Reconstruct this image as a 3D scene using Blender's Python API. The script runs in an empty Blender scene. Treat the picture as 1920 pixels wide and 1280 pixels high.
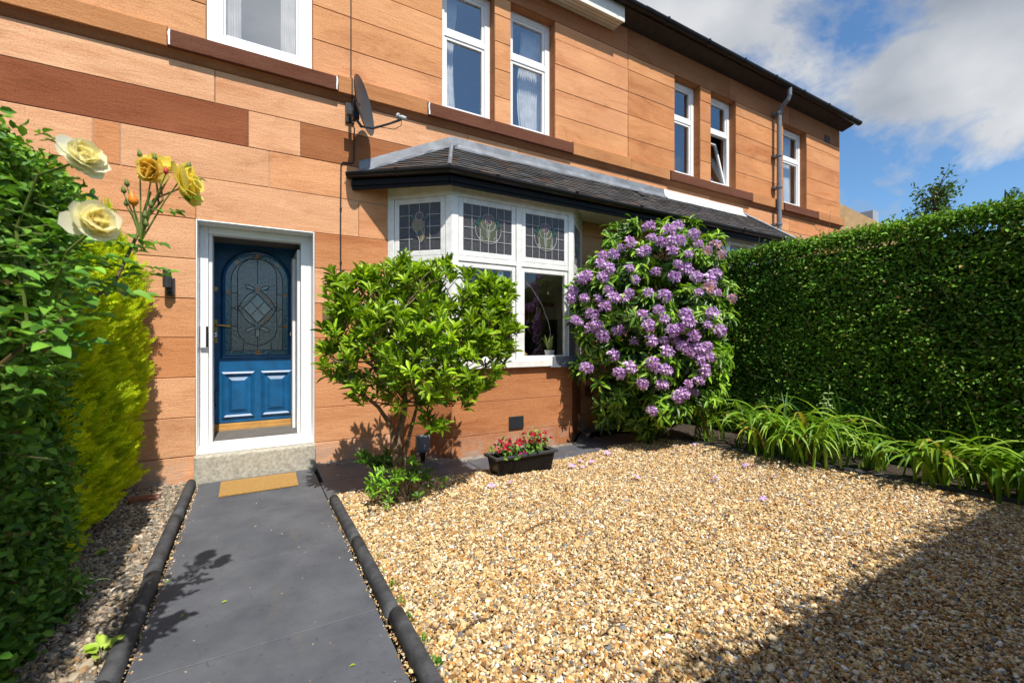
import bpy, math, random
import numpy as np
from mathutils import Vector, Matrix

random.seed(7)
rng = np.random.default_rng(7)
S = bpy.context.scene
C = S.collection
R = math.radians

# ------------------------------------------------------------------ camera, sky, sun, exposure
YAW, FPX, CAMH, CAMY, HOR = 30.3, 830.0, 1.27, -4.8, 636.0
cam = bpy.data.cameras.new('camera')
cam.sensor_width = 36
cam.lens = 36 * FPX / 1920
cam.shift_y = (HOR - 640) / 1920
cam.clip_end = 2000
cam.clip_start = 0.05
cam.dof.use_dof = True
cam.dof.focus_distance = 4.6
cam.dof.aperture_fstop = 3.5
camo = bpy.data.objects.new('camera', cam)
camo.location = (0, CAMY, CAMH)
camo.rotation_euler = (R(90), 0, R(-YAW))
C.objects.link(camo)
S.camera = camo

SUN = Vector((0.03, 1.0, -1.50)).normalized()      # the way the light travels
elev = math.asin(-SUN.z)
azim = math.atan2(-SUN.x, -SUN.y)                  # towards the sun, from +Y clockwise
sl = bpy.data.lights.new('sun', 'SUN')
sl.energy = 4.4
sl.angle = R(0.5)
sl.color = (1.0, 0.94, 0.84)
so = bpy.data.objects.new('sun', sl)
so.rotation_euler = SUN.to_track_quat('-Z', 'Y').to_euler()
so.location = (0, -12, 14)
C.objects.link(so)

# cloud banks and clear gaps: (x, y on the cloud plane, reach, more or less cloud)
CLOUDS = [(1.118, 0.3, 0.34, 0.17), (0.99, 0.368, 0.2, 0.11), (0.675, 0.516, 0.22, 0.14), (0.859, 0.431, 0.14, 0.06), (0.844, 0.342, 0.14, -0.08), (1.329, 0.384, 0.5, -0.09), (1.182, 0.459, 0.2, -0.05), (0.975, 0.431, 0.1, -0.02), (0.0, -0.79, 0.3, 0.2), (0.42, -0.79, 0.26, -0.16), (0.75, -0.72, 0.3, -0.12)]
w = bpy.data.worlds.new('World')
S.world = w
w.use_nodes = True
nt = w.node_tree
for n in list(nt.nodes):
    nt.nodes.remove(n)


def wn(t, **k):
    n = nt.nodes.new(t)
    for a, b in k.items():
        setattr(n, a, b)
    return n


wl = nt.links.new
wo = wn('ShaderNodeOutputWorld')
bg = wn('ShaderNodeBackground')
bg.inputs['Strength'].default_value = 0.13
sky = wn('ShaderNodeTexSky', sky_type='NISHITA')
sky.sun_disc = False
sky.sun_elevation = elev
sky.sun_rotation = azim
sky.air_density = 1.0
sky.dust_density = 0.6
sky.ozone_density = 2.0
tc = wn('ShaderNodeTexCoord')
sep = wn('ShaderNodeSeparateXYZ')
wl(tc.outputs['Generated'], sep.inputs[0])
zc = wn('ShaderNodeMath', operation='MAXIMUM')
wl(sep.outputs['Z'], zc.inputs[0])
zc.inputs[1].default_value = 0.0
za = wn('ShaderNodeMath', operation='ADD')
wl(zc.outputs[0], za.inputs[0])
za.inputs[1].default_value = 0.45
dx = wn('ShaderNodeMath', operation='DIVIDE')
dy = wn('ShaderNodeMath', operation='DIVIDE')
wl(sep.outputs['X'], dx.inputs[0]); wl(za.outputs[0], dx.inputs[1])
wl(sep.outputs['Y'], dy.inputs[0]); wl(za.outputs[0], dy.inputs[1])
cmb = wn('ShaderNodeCombineXYZ')
wl(dx.outputs[0], cmb.inputs[0]); wl(dy.outputs[0], cmb.inputs[1])
mp = wn('ShaderNodeMapping')
mp.inputs['Location'].default_value = (0.35, 1.9, 0)
wl(cmb.outputs[0], mp.inputs[0])
n1 = wn('ShaderNodeTexNoise')
n1.inputs['Scale'].default_value = 2.3
n1.inputs['Detail'].default_value = 9
n1.inputs['Roughness'].default_value = 0.6
n1.inputs['Distortion'].default_value = 0.25
wl(mp.outputs[0], n1.inputs['Vector'])
den = n1.outputs['Fac']
for (cx, cy, rad, amp) in CLOUDS:
    ds = wn('ShaderNodeVectorMath', operation='DISTANCE')
    wl(cmb.outputs[0], ds.inputs[0])
    ds.inputs[1].default_value = (cx, cy, 0)
    mr = wn('ShaderNodeMapRange', interpolation_type='SMOOTHSTEP')
    wl(ds.outputs['Value'], mr.inputs[0])
    mr.inputs[1].default_value = rad
    mr.inputs[2].default_value = 0
    mr.inputs[3].default_value = 0
    mr.inputs[4].default_value = amp
    ad = wn('ShaderNodeMath', operation='ADD')
    wl(den, ad.inputs[0])
    wl(mr.outputs[0], ad.inputs[1])
    den = ad.outputs[0]
r1 = wn('ShaderNodeValToRGB')
r1.color_ramp.elements[0].position = 0.475
r1.color_ramp.elements[1].position = 0.575
wl(den, r1.inputs[0])
n2 = wn('ShaderNodeTexNoise')
n2.inputs['Scale'].default_value = 2.6
n2.inputs['Detail'].default_value = 8
wl(mp.outputs[0], n2.inputs['Vector'])
r2 = wn('ShaderNodeValToRGB')
r2.color_ramp.elements[0].position = 0.35
r2.color_ramp.elements[0].color = (1.9, 2.1, 2.4, 1)
r2.color_ramp.elements[1].position = 0.7
r2.color_ramp.elements[1].color = (4.6, 4.6, 4.6, 1)
wl(n2.outputs['Fac'], r2.inputs[0])
blu = wn('ShaderNodeMix', data_type='RGBA', blend_type='MULTIPLY')
blu.inputs[0].default_value = 1.0
blu.inputs[7].default_value = (0.56, 0.76, 0.90, 1)
wl(sky.outputs[0], blu.inputs[6])
cm = wn('ShaderNodeMath', operation='MULTIPLY')
wl(r1.outputs[0], cm.inputs[0])
cm.inputs[1].default_value = 0.92
# clouds towards the sun are brighter
dt = wn('ShaderNodeVectorMath', operation='DOT_PRODUCT')
wl(tc.outputs['Generated'], dt.inputs[0])
dt.inputs[1].default_value = tuple(-SUN)
br = wn('ShaderNodeMapRange')
wl(dt.outputs['Value'], br.inputs[0])
br.inputs[1].default_value = 0.45
br.inputs[2].default_value = 1.0
br.inputs[3].default_value = 1.0
br.inputs[4].default_value = 1.8
cb_ = wn('ShaderNodeVectorMath', operation='SCALE')
wl(r2.outputs[0], cb_.inputs[0])
wl(br.outputs[0], cb_.inputs['Scale'])
mx = wn('ShaderNodeMix', data_type='RGBA')
wl(cm.outputs[0], mx.inputs[0])
wl(blu.outputs[2], mx.inputs[6])
wl(cb_.outputs[0], mx.inputs[7])
wl(mx.outputs[2], bg.inputs['Color'])
wl(bg.outputs[0], wo.inputs[0])

vs = S.view_settings
vs.view_transform = 'Standard'
vs.look = 'None'
vs.gamma = 1
vs.use_curve_mapping = False
vs.exposure = 0.5

_c, _s = math.cos(R(YAW)), math.sin(R(YAW))


def at(px, py, depth):
    """a point seen at that pixel of the photograph, that deep"""
    r = (px - 960) / FPX * depth
    return Vector((_c * r + _s * depth, CAMY - _s * r + _c * depth, CAMH + (HOR - py) / FPX * depth))


def ground(px, py, z=0.0):
    return at(px, py, FPX * (CAMH - z) / (py - HOR))


# ------------------------------------------------------------------ materials
def mat(name):
    m = bpy.data.materials.new(name)
    m.use_nodes = True
    t = m.node_tree
    b = t.nodes['Principled BSDF']
    return m, t, b


def N(t, typ, **k):
    n = t.nodes.new(typ)
    for a, b in k.items():
        if a.startswith('i_'):
            n.inputs[a[2:].replace('_', ' ')].default_value = b
        else:
            setattr(n, a, b)
    return n


def mixc(t, a, b, fac, mode='MIX'):
    n = N(t, 'ShaderNodeMix', data_type='RGBA', blend_type=mode)
    for s, v in ((0, fac), (6, a), (7, b)):
        if hasattr(v, 'is_output'):
            t.links.new(v, n.inputs[s])
        else:
            n.inputs[s].default_value = v if s == 0 else (*v[:3], 1)
    return n.outputs[2]


def ramp(t, v, p0, p1, c0=(0, 0, 0), c1=(1, 1, 1)):
    r = N(t, 'ShaderNodeValToRGB')
    e = r.color_ramp.elements
    e[0].position, e[1].position = p0, p1
    e[0].color, e[1].color = (*c0, 1), (*c1, 1)
    t.links.new(v, r.inputs[0])
    return r.outputs[0]


def noise(t, scale, detail=5, rough=0.55, vec=None, stretch=None, dist=0.0):
    n = N(t, 'ShaderNodeTexNoise')
    n.inputs['Scale'].default_value = scale
    n.inputs['Detail'].default_value = detail
    n.inputs['Roughness'].default_value = rough
    n.inputs['Distortion'].default_value = dist
    if vec is None:
        vec = N(t, 'ShaderNodeTexCoord').outputs['Object']
    if stretch:
        m = N(t, 'ShaderNodeMapping')
        m.inputs['Scale'].default_value = stretch
        t.links.new(vec, m.inputs[0])
        vec = m.outputs[0]
    t.links.new(vec, n.inputs['Vector'])
    return n.outputs['Fac']


def bump(t, b, h, strength, dist):
    n = N(t, 'ShaderNodeBump')
    n.inputs['Strength'].default_value = strength
    n.inputs['Distance'].default_value = dist
    t.links.new(h, n.inputs['Height'])
    t.links.new(n.outputs[0], b.inputs['Normal'])


def plain(name, col, rough=0.5, metal=0.0, var=0.15, scale=9, bmp=0.0, spec=0.5):
    m, t, b = mat(name)
    f = noise(t, scale, 6, 0.6)
    c = mixc(t, [x * (1 - var) for x in col], [min(1, x * (1 + var)) for x in col], ramp(t, f, 0.3, 0.7))
    t.links.new(c, b.inputs['Base Color'])
    b.inputs['Roughness'].default_value = rough
    b.inputs['Metallic'].default_value = metal
    b.inputs['Specular IOR Level'].default_value = spec
    if bmp:
        bump(t, b, noise(t, scale * 6, 6, 0.65), bmp, 0.01)
    return m


def vcol(name, rough=0.6, trans=0.0, spec=0.4, tint=(1.3, 1.25, 0.5), bmp=0.0):
    m, t, b = mat(name)
    a = N(t, 'ShaderNodeAttribute', attribute_name='Col')
    t.links.new(a.outputs['Color'], b.inputs['Base Color'])
    b.inputs['Roughness'].default_value = rough
    b.inputs['Specular IOR Level'].default_value = spec
    if bmp:
        bump(t, b, noise(t, 120, 4, 0.6), bmp, 0.004)
    if trans:
        tr = N(t, 'ShaderNodeBsdfTranslucent')
        t.links.new(mixc(t, a.outputs['Color'], tint, 1.0, 'MULTIPLY'), tr.inputs['Color'])
        ms = N(t, 'ShaderNodeMixShader')
        ms.inputs[0].default_value = trans
        t.links.new(b.outputs[0], ms.inputs[1])
        t.links.new(tr.outputs[0], ms.inputs[2])
        t.links.new(ms.outputs[0], t.nodes['Material Output'].inputs[0])
    return m


def sandstone():
    m, t, b = mat('sandstone')
    a = N(t, 'ShaderNodeAttribute', attribute_name='Col')
    tcn = N(t, 'ShaderNodeTexCoord')
    # every block is cut from another bed: shift the grain by the block's own number
    cb = N(t, 'ShaderNodeCombineXYZ')
    mu = N(t, 'ShaderNodeMath', operation='MULTIPLY')
    t.links.new(a.outputs['Alpha'], mu.inputs[0])
    mu.inputs[1].default_value = 37.0
    t.links.new(mu.outputs[0], cb.inputs[0])
    t.links.new(mu.outputs[0], cb.inputs[2])
    ad = N(t, 'ShaderNodeVectorMath', operation='ADD')
    t.links.new(tcn.outputs['Object'], ad.inputs[0])
    t.links.new(cb.outputs[0], ad.inputs[1])
    v = ad.outputs[0]
    O = tcn.outputs['Object']
    beds = noise(t, 1.0, 7, 0.66, v, (0.7, 0.7, 5.5), 0.9)
    fine = noise(t, 1.0, 5, 0.65, v, (6.0, 6.0, 34.0), 0.8)
    big = noise(t, 1.3, 4, 0.55, v, (0.7, 0.7, 2.2))
    grain = noise(t, 75, 6, 0.75, v)
    pits = noise(t, 34, 5, 0.7, v, (1, 1, 1.8))
    c = mixc(t, a.outputs['Color'], (0.72, 0.54, 0.44), ramp(t, beds, 0.52, 0.80), 'MULTIPLY')
    c = mixc(t, c, (0.92, 0.87, 0.83), ramp(t, fine, 0.52, 0.74), 'MULTIPLY')
    c = mixc(t, c, (1.15, 1.19, 1.22), ramp(t, big, 0.42, 0.64), 'MULTIPLY')
    c = mixc(t, c, (0.66, 0.54, 0.47), ramp(t, noise(t, 1.6, 10, 0.78, O, (1, 1, 1.8), 0.5), 0.52, 0.80), 'MULTIPLY')
    c = mixc(t, c, (1.16, 1.22, 1.28), ramp(t, noise(t, 2.7, 9, 0.72, O, (0.8, 0.8, 3.6), 0.4), 0.56, 0.72), 'MULTIPLY')
    c = mixc(t, c, (0.70, 0.64, 0.60), ramp(t, grain, 0.46, 0.72), 'MULTIPLY')
    c = mixc(t, c, (0.55, 0.45, 0.40), ramp(t, pits, 0.66, 0.74), 'MULTIPLY')
    # salt bloom and splash dirt low on the plinth
    sp = N(t, 'ShaderNodeSeparateXYZ')
    t.links.new(tcn.outputs['Object'], sp.inputs[0])
    low = N(t, 'ShaderNodeMapRange')
    low.inputs[1].default_value = 0.30
    low.inputs[2].default_value = 0.02
    t.links.new(sp.outputs['Z'], low.inputs[0])
    salt = noise(t, 3.4, 6, 0.6, tcn.outputs['Object'])
    k = N(t, 'ShaderNodeMath', operation='MULTIPLY')
    t.links.new(low.outputs[0], k.inputs[0])
    t.links.new(ramp(t, salt, 0.46, 0.62), k.inputs[1])
    c = mixc(t, c, (0.42, 0.33, 0.28), k.outputs[0])
    t.links.new(c, b.inputs['Base Color'])
    b.inputs['Roughness'].default_value = 0.9
    b.inputs['Specular IOR Level'].default_value = 0.2
    h = N(t, 'ShaderNodeMath', operation='ADD')
    t.links.new(fine, h.inputs[0])
    t.links.new(grain, h.inputs[1])
    bump(t, b, h.outputs[0], 0.6, 0.008)
    return m


def glass(name='window glass', tint=(0.96, 0.97, 0.96), refl=0.10):
    m, t, b = mat(name)
    t.nodes.remove(b)
    tr = N(t, 'ShaderNodeBsdfTransparent')
    tr.inputs[0].default_value = (*tint, 1)
    gl = N(t, 'ShaderNodeBsdfGlossy')
    gl.inputs['Roughness'].default_value = 0.0
    lw = N(t, 'ShaderNodeLayerWeight')
    bn = N(t, 'ShaderNodeBump')
    bn.inputs['Strength'].default_value = 0.012
    bn.inputs['Distance'].default_value = 0.1
    t.links.new(noise(t, 2.2, 2), bn.inputs['Height'])
    t.links.new(bn.outputs[0], gl.inputs['Normal'])
    pw = N(t, 'ShaderNodeMath', operation='POWER')
    t.links.new(lw.outputs['Facing'], pw.inputs[0])
    pw.inputs[1].default_value = 4.5
    mu = N(t, 'ShaderNodeMath', operation='MULTIPLY_ADD')
    t.links.new(pw.outputs[0], mu.inputs[0])
    mu.inputs[1].default_value = 1 - refl
    mu.inputs[2].default_value = refl
    ms = N(t, 'ShaderNodeMixShader')
    t.links.new(mu.outputs[0], ms.inputs[0])
    t.links.new(tr.outputs[0], ms.inputs[1])
    t.links.new(gl.outputs[0], ms.inputs[2])
    t.links.new(ms.outputs[0], t.nodes['Material Output'].inputs[0])
    return m


def textured_glass(name, col, rough=0.16, scale=55, spec=0.7):
    m, t, b = mat(name)
    f = noise(t, scale, 4, 0.6)
    c = mixc(t, [x * 0.7 for x in col], [x * 1.3 for x in col], ramp(t, f, 0.35, 0.65))
    t.links.new(c, b.inputs['Base Color'])
    b.inputs['Roughness'].default_value = rough
    b.inputs['Specular IOR Level'].default_value = spec
    bump(t, b, noise(t, scale, 3, 0.5), 0.6, 0.004)
    return m


M = {}
M['stone'] = sandstone()
M['white'] = plain('white painted frame', (0.80, 0.80, 0.80), 0.35, var=0.03)
M['oldwhite'] = plain('weathered white paint', (0.74, 0.74, 0.715), 0.5, var=0.13, scale=11, bmp=0.3)
M['cream'] = plain('cream soffit paint', (0.70, 0.69, 0.63), 0.6, var=0.06)
M['black'] = plain('black gutter plastic', (0.010, 0.009, 0.009), 0.32, var=0.3, spec=0.3)
M['blackwood'] = plain('black painted board', (0.006, 0.006, 0.007), 0.5, var=0.3, spec=0.15)
M['darkbrown'] = plain('dark brown eave', (0.03, 0.022, 0.018), 0.7, var=0.4)  # one even dark brown
M['grey'] = plain('grey plastic', (0.16, 0.18, 0.21), 0.4)
M['darkgrey'] = plain('dark grey plastic', (0.035, 0.042, 0.05), 0.4)
M['anth'] = plain('anthracite metal', (0.03, 0.032, 0.036), 0.35)
M['chrome'] = plain('steel', (0.6, 0.6, 0.6), 0.25, 1.0)
M['brass'] = plain('brass', (0.6, 0.4, 0.13), 0.3, 1.0)
M['lead'] = plain('sheet lead', (0.17, 0.185, 0.21), 0.55, var=0.4, scale=6, bmp=0.3)
M['came'] = plain('lead came', (0.42, 0.42, 0.42), 0.45, var=0.1)
M['camedark'] = plain('dark lead came', (0.03, 0.03, 0.03), 0.4)
M['concrete'] = plain('concrete step', (0.46, 0.43, 0.36), 0.9, var=0.35, scale=40, bmp=0.7)
m_, t_, b_ = mat('speckled mat')
t_.links.new(mixc(t_, (0.012, 0.012, 0.013), (0.55, 0.55, 0.54), ramp(t_, noise(t_, 30, 4, 0.8, None, (1, .3, 1)), 0.58, 0.62)), b_.inputs['Base Color'])  # dark mat; its pale streaks are painted for glints on a wet floor
b_.inputs['Roughness'].default_value = 0.95
M['matspeck'] = m_
M['footing'] = plain('rough mortar footing', (0.22, 0.19, 0.16), 1.0, var=0.6, scale=22, bmp=1.0)
M['oak'] = plain('oak threshold', (0.46, 0.25, 0.07), 0.5, var=0.2)
M['blue'] = plain('blue door paint', (0.005, 0.088, 0.225), 0.40, var=0.28, scale=7, bmp=0.12)
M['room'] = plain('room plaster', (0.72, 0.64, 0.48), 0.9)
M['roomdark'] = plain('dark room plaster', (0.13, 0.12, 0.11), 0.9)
M['carpet'] = plain('carpet', (0.12, 0.10, 0.09), 0.95)
M['glass'] = glass()
M['glassup'] = glass('upper window glass', (0.86, 0.88, 0.88), 0.32)
M['glassmirror'] = glass('mirroring window glass', (0.9, 0.9, 0.9), 0.52)  # reflectance raised on one window to stand in for a brighter cloud
M['curtain'] = plain('white curtain', (0.86, 0.86, 0.86), 0.9)
M['toplight'] = textured_glass('leaded textured glass', (0.052, 0.050, 0.052), 0.2, 45, 0.4)
M['doorglass'] = textured_glass('rippled door glass', (0.12, 0.155, 0.155), 0.08, 60, 1.0)
M['bevel'] = textured_glass('bevelled glass', (0.13, 0.17, 0.18), 0.05, 12, 1.0)
M['teal'] = textured_glass('teal glass', (0.005, 0.09, 0.14), 0.1, 40, 0.8)
M['amber'] = textured_glass('amber glass', (0.30, 0.13, 0.01), 0.1, 40, 0.8)
M['sageglass'] = textured_glass('sage green glass', (0.07, 0.075, 0.03), 0.15, 60)
M['roseglass'] = textured_glass('plum glass', (0.07, 0.02, 0.03), 0.15, 60)
M['greenglass'] = textured_glass('green glass', (0.01, 0.05, 0.04), 0.15, 60)
M['creamglass'] = textured_glass('ochre glass', (0.18, 0.14, 0.06), 0.15, 60)
M['slate'] = vcol('roof slate', 0.6, bmp=0.4)
M['rooftile'] = plain('brown roof tile', (0.06, 0.045, 0.04), 0.8)
M['leaf'] = vcol('leaf', 0.42, 0.30, 0.4)
M['glossleaf'] = vcol('glossy leaf', 0.36, 0.24, 0.42)
M['privet'] = vcol('privet leaf', 0.46, 0.24, 0.26)
M['conifer'] = vcol('conifer spray', 0.6, 0.38, 0.2, (1.18, 1.25, 0.4))
M['petal'] = vcol('petal', 0.6, 0.30, 0.2, (1.0, 0.95, 1.0))
M['rosepetal'] = vcol('rose petal', 0.6, 0.50, 0.1, (1.05, 1.0, 0.8))
M['bark'] = plain('bark', (0.13, 0.085, 0.05), 0.9, var=0.5, scale=30, bmp=0.8)
M['palebark'] = plain('pale bark', (0.20, 0.135, 0.08), 0.9, var=0.5, scale=28, bmp=0.8)
M['twig'] = plain('green brown twig', (0.10, 0.085, 0.035), 0.8, var=0.4, scale=20)
M['stem'] = plain('green stem', (0.12, 0.17, 0.03), 0.6, var=0.2)
M['redstem'] = plain('reddish rose stem', (0.13, 0.10, 0.035), 0.6, var=0.3)
M['core'] = plain('hedge inside', (0.014, 0.022, 0.008), 0.95, var=0.6, scale=18)  # near black: the shade deep in the foliage is put into the colour
M['soil'] = plain('soil', (0.045, 0.032, 0.022), 1.0, var=0.5, scale=30, bmp=0.8)
M['stones'] = vcol('gravel stone', 0.75, 0, 0.3, bmp=0.2)
M['gravelbed'] = plain('gravel bed', (0.16, 0.10, 0.05), 1.0, var=0.6, scale=70, bmp=0.8)
M['coir'] = plain('coir mat', (0.52, 0.30, 0.09), 1.0, var=0.25, scale=90, bmp=1.0)
M['wood'] = plain('pale bamboo', (0.55, 0.36, 0.14), 0.7)
M['dish'] = plain('dish paint', (0.055, 0.06, 0.068), 0.4)
M['cable'] = plain('black cable', (0.010, 0.010, 0.011), 0.5)

M['budorange'] = plain('orange bud', (0.85, 0.25, 0.02), 0.5)
M['budred'] = plain('red bud', (0.45, 0.03, 0.03), 0.5)
M['lnbgrey'] = plain('pale grey plastic', (0.42, 0.43, 0.44), 0.4)
M['oldbrass'] = plain('dull brass plate', (0.16, 0.13, 0.05), 0.5, 0.3)
M['redbrown'] = plain('red brown plastic', (0.20, 0.07, 0.035), 0.6)
M['rimgrey'] = plain('black plastic rim', (0.04, 0.043, 0.05), 0.35)
M['ochre'] = plain('ochre cloth', (0.36, 0.25, 0.06), 0.95)
M['ornament'] = plain('frosted glass disc', (0.55, 0.62, 0.64), 0.25)
M['render'] = plain('cream render', (0.5, 0.44, 0.33), 0.9)
M['tantile'] = plain('tan roof tile', (0.42, 0.27, 0.13), 0.9, var=0.2, scale=3)
M['greyblue'] = plain('grey brick', (0.30, 0.34, 0.40), 0.9)


def path_mat():
    m, t, b = mat('painted slab')
    f = noise(t, 3.0, 8, 0.65)
    g = noise(t, 60, 5, 0.7)
    c = mixc(t, (0.058, 0.066, 0.082), (0.112, 0.120, 0.138), ramp(t, f, 0.30, 0.70))
    c = mixc(t, c, (0.16, 0.145, 0.125), ramp(t, g, 0.62, 0.76))
    c = mixc(t, c, (0.022, 0.023, 0.026), ramp(t, noise(t, 38, 5, 0.7), 0.60, 0.74))
    c = mixc(t, c, (0.17, 0.165, 0.155), ramp(t, noise(t, 9, 9, 0.8, None, (1, 2.2, 1)), 0.63, 0.76))
    c = mixc(t, c, (0.125, 0.112, 0.095), ramp(t, noise(t, 1.6, 7, 0.7, None, (3, 1, 1)), 0.58, 0.80))
    t.links.new(c, b.inputs['Base Color'])
    b.inputs['Roughness'].default_value = 0.62
    bump(t, b, g, 0.25, 0.004)
    return m


M['path'] = path_mat()
M['kerb'] = plain('painted edging', (0.050, 0.052, 0.058), 0.7, var=0.6, scale=13, bmp=0.5)


# ------------------------------------------------------------------ mesh helpers
class MB:
    def __init__(self):
        self.v, self.f, self.c = [], [], []

    def add(self, vs, fs, col=(1, 1, 1, 0)):
        o = len(self.v)
        self.v += [tuple(p) for p in vs]
        self.f += [tuple(o + i for i in f) for f in fs]
        self.c += [tuple(col)] * len(vs)
        return self

    def box(self, x0, y0, z0, x1, y1, z1, col=(1, 1, 1, 0), T=None):
        vs = [(x, y, z) for z in (z0, z1) for y in (y0, y1) for x in (x0, x1)]
        if T:
            vs = [T(*p) for p in vs]
        return self.add(vs, [(0, 2, 3, 1), (4, 5, 7, 6), (0, 1, 5, 4), (2, 6, 7, 3), (0, 4, 6, 2), (1, 3, 7, 5)], col)

    def block(self, x0, z0, x1, z1, y0, y1, ch=0.004, col=(1, 1, 1, 0), T=None):
        """a stone with a bevelled front face (front at y0)"""
        vs = [(x0 + ch, y0, z0 + ch), (x1 - ch, y0, z0 + ch), (x1 - ch, y0, z1 - ch), (x0 + ch, y0, z1 - ch),
              (x0, y0 + ch, z0), (x1, y0 + ch, z0), (x1, y0 + ch, z1), (x0, y0 + ch, z1),
              (x0, y1, z0), (x1, y1, z0), (x1, y1, z1), (x0, y1, z1)]
        if T:
            vs = [T(*p) for p in vs]
        fs = [(0, 1, 2, 3)]
        for a in (0, 4):
            for i in range(4):
                j = (i + 1) % 4
                fs.append((a + i, a + 4 + i, a + 4 + j, a + j))
        return self.add(vs, fs, col)

    def tube(self, pts, r, n=8, col=(1, 1, 1, 0), cap=True):
        pts = [Vector(p) for p in pts]
        rs = r if isinstance(r, (list, tuple)) else [r] * len(pts)
        vs, fs = [], []
        ref = None
        for i, p in enumerate(pts):
            d = (pts[min(i + 1, len(pts) - 1)] - pts[max(i - 1, 0)]).normalized()
            if ref is None:
                ref = d.orthogonal().normalized()
            ref = (ref - d * ref.dot(d)).normalized()
            b = d.cross(ref)
            for k in range(n):
                a = 2 * math.pi * k / n
                vs.append(p + (ref * math.cos(a) + b * math.sin(a)) * rs[i])
        for i in range(len(pts) - 1):
            for k in range(n):
                fs.append((i * n + k, i * n + (k + 1) % n, (i + 1) * n + (k + 1) % n, (i + 1) * n + k))
        if cap:
            fs.append(tuple(range(n))[::-1])
            fs.append(tuple((len(pts) - 1) * n + k for k in range(n)))
        return self.add(vs, fs, col)

    def loft(self, rings, col=(1, 1, 1, 0), close=True, cap=True):
        n = len(rings[0])
        vs = [p for r in rings for p in r]
        fs = []
        for i in range(len(rings) - 1):
            for k in range(n if close else n - 1):
                fs.append((i * n + k, i * n + (k + 1) % n, (i + 1) * n + (k + 1) % n, (i + 1) * n + k))
        if cap:
            fs.append(tuple(range(n))[::-1])
            fs.append(tuple((len(rings) - 1) * n + k for k in range(n)))
        return self.add(vs, fs, col)

    def prism(self, outline, T, d0, d1, col=(1, 1, 1, 0)):
        """outline of (u, z) points pushed from depth d0 to d1; T(u, w, z) -> point"""
        return self.loft([[T(u, d0, z) for u, z in outline], [T(u, d1, z) for u, z in outline]], col)

    def lathe(self, prof, o, ax=(0, 0, 1), n=16, col=(1, 1, 1, 0), cap=True):
        ax = Vector(ax).normalized()
        a = ax.orthogonal().normalized()
        b = ax.cross(a)
        o = Vector(o)
        rings = [[o + ax * h + (a * math.cos(2 * math.pi * k / n) + b * math.sin(2 * math.pi * k / n)) * r
                  for k in range(n)] for r, h in prof]
        return self.loft(rings, col, True, cap)

    def build(self, name, m, parent=None, smooth=False, bevel=0.0, local=False):
        me = bpy.data.meshes.new(name)
        me.from_pydata(self.v, [], self.f)
        ca = me.color_attributes.new('Col', 'FLOAT_COLOR', 'POINT')
        ca.data.foreach_set('color', np.array([c if len(c) == 4 else (*c, 0) for c in self.c], 'f').ravel())
        me.materials.append(M[m])
        if smooth:
            me.polygons.foreach_set('use_smooth', [True] * len(me.polygons))
        return link(name, me, parent, bevel, local)


def world_loc(o):
    p = Vector((0, 0, 0))
    while o:
        p += o.location
        o = o.parent
    return p


def link(name, me, parent=None, bevel=0.0, local=False):
    o = bpy.data.objects.new(name, me)
    C.objects.link(o)
    if parent:
        o.parent = parent
        if not local:
            o.location = -world_loc(parent)
    if bevel:
        b = o.modifiers.new('bevel', 'BEVEL')
        b.width = bevel
        b.segments = 2
        b.limit_method = 'ANGLE'
    return o


def tag(o, label=None, cat=None, group=None, kind=None):
    if label: o['label'] = label
    if cat: o['category'] = cat
    if group: o['group'] = group
    if kind: o['kind'] = kind
    return o


def thing(name, label, cat, loc=(0, 0, 0), group=None):
    o = bpy.data.objects.new(name, None)
    o.empty_display_size = 0.1
    C.objects.link(o)
    o.location = loc
    return tag(o, label, cat, group)


def struct(o):
    o['kind'] = 'structure'
    return o


def np_mesh(name, V, F, col, m, parent=None, local=False, smooth=True):
    me = bpy.data.meshes.new(name)
    V = np.ascontiguousarray(V, 'f').reshape(-1, 3)
    F = np.ascontiguousarray(F, 'i').reshape(-1, 3)
    me.vertices.add(len(V)); me.vertices.foreach_set('co', V.ravel())
    me.loops.add(F.size); me.loops.foreach_set('vertex_index', F.ravel())
    me.polygons.add(len(F)); me.polygons.foreach_set('loop_start', np.arange(0, F.size, 3, dtype='i'))
    me.update(calc_edges=True)
    me.polygons.foreach_set('use_smooth', np.full(len(F), smooth))
    ca = me.color_attributes.new('Col', 'FLOAT_COLOR', 'POINT')
    c4 = np.ones((len(V), 4), 'f'); c4[:, :3] = col
    ca.data.foreach_set('color', c4.ravel())
    me.materials.append(M[m])
    return link(name, me, parent, 0, local)


def leaf_tmpl(sections, fold=0.12, curl=0.15):
    """(t, half width) rows between base and tip -> verts, tris; length 1 along y"""
    V = [(0, 0, 0)]
    for t, hw in sections:
        z = -curl * t * t
        V += [(-hw, t, z + fold * hw * 2), (0, t, z), (hw, t, z + fold * hw * 2)]
    V.append((0, 1, -curl))
    F = [(0, 2, 1), (0, 3, 2)]
    n = len(sections)
    for i in range(n - 1):
        a, b = 1 + 3 * i, 4 + 3 * i
        for k in (0, 1):
            F += [(a + k, a + k + 1, b + k + 1), (a + k, b + k + 1, b + k)]
    a, e = 1 + 3 * (n - 1), len(V) - 1
    F += [(a, a + 1, e), (a + 1, a + 2, e)]
    return np.array(V, 'f'), np.array(F, 'i')


OVAL = leaf_tmpl([(0.28, 0.40), (0.62, 0.42)], 0.16, 0.12)
LANCE = leaf_tmpl([(0.30, 0.28), (0.62, 0.46), (0.85, 0.30)], 0.14, 0.16)
LONG = leaf_tmpl([(0.22, 0.30), (0.5, 0.46), (0.8, 0.34)], 0.14, 0.28)
BIG = leaf_tmpl([(0.15, 0.28), (0.38, 0.48), (0.62, 0.44), (0.84, 0.24)], 0.18, 0.22)


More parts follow.
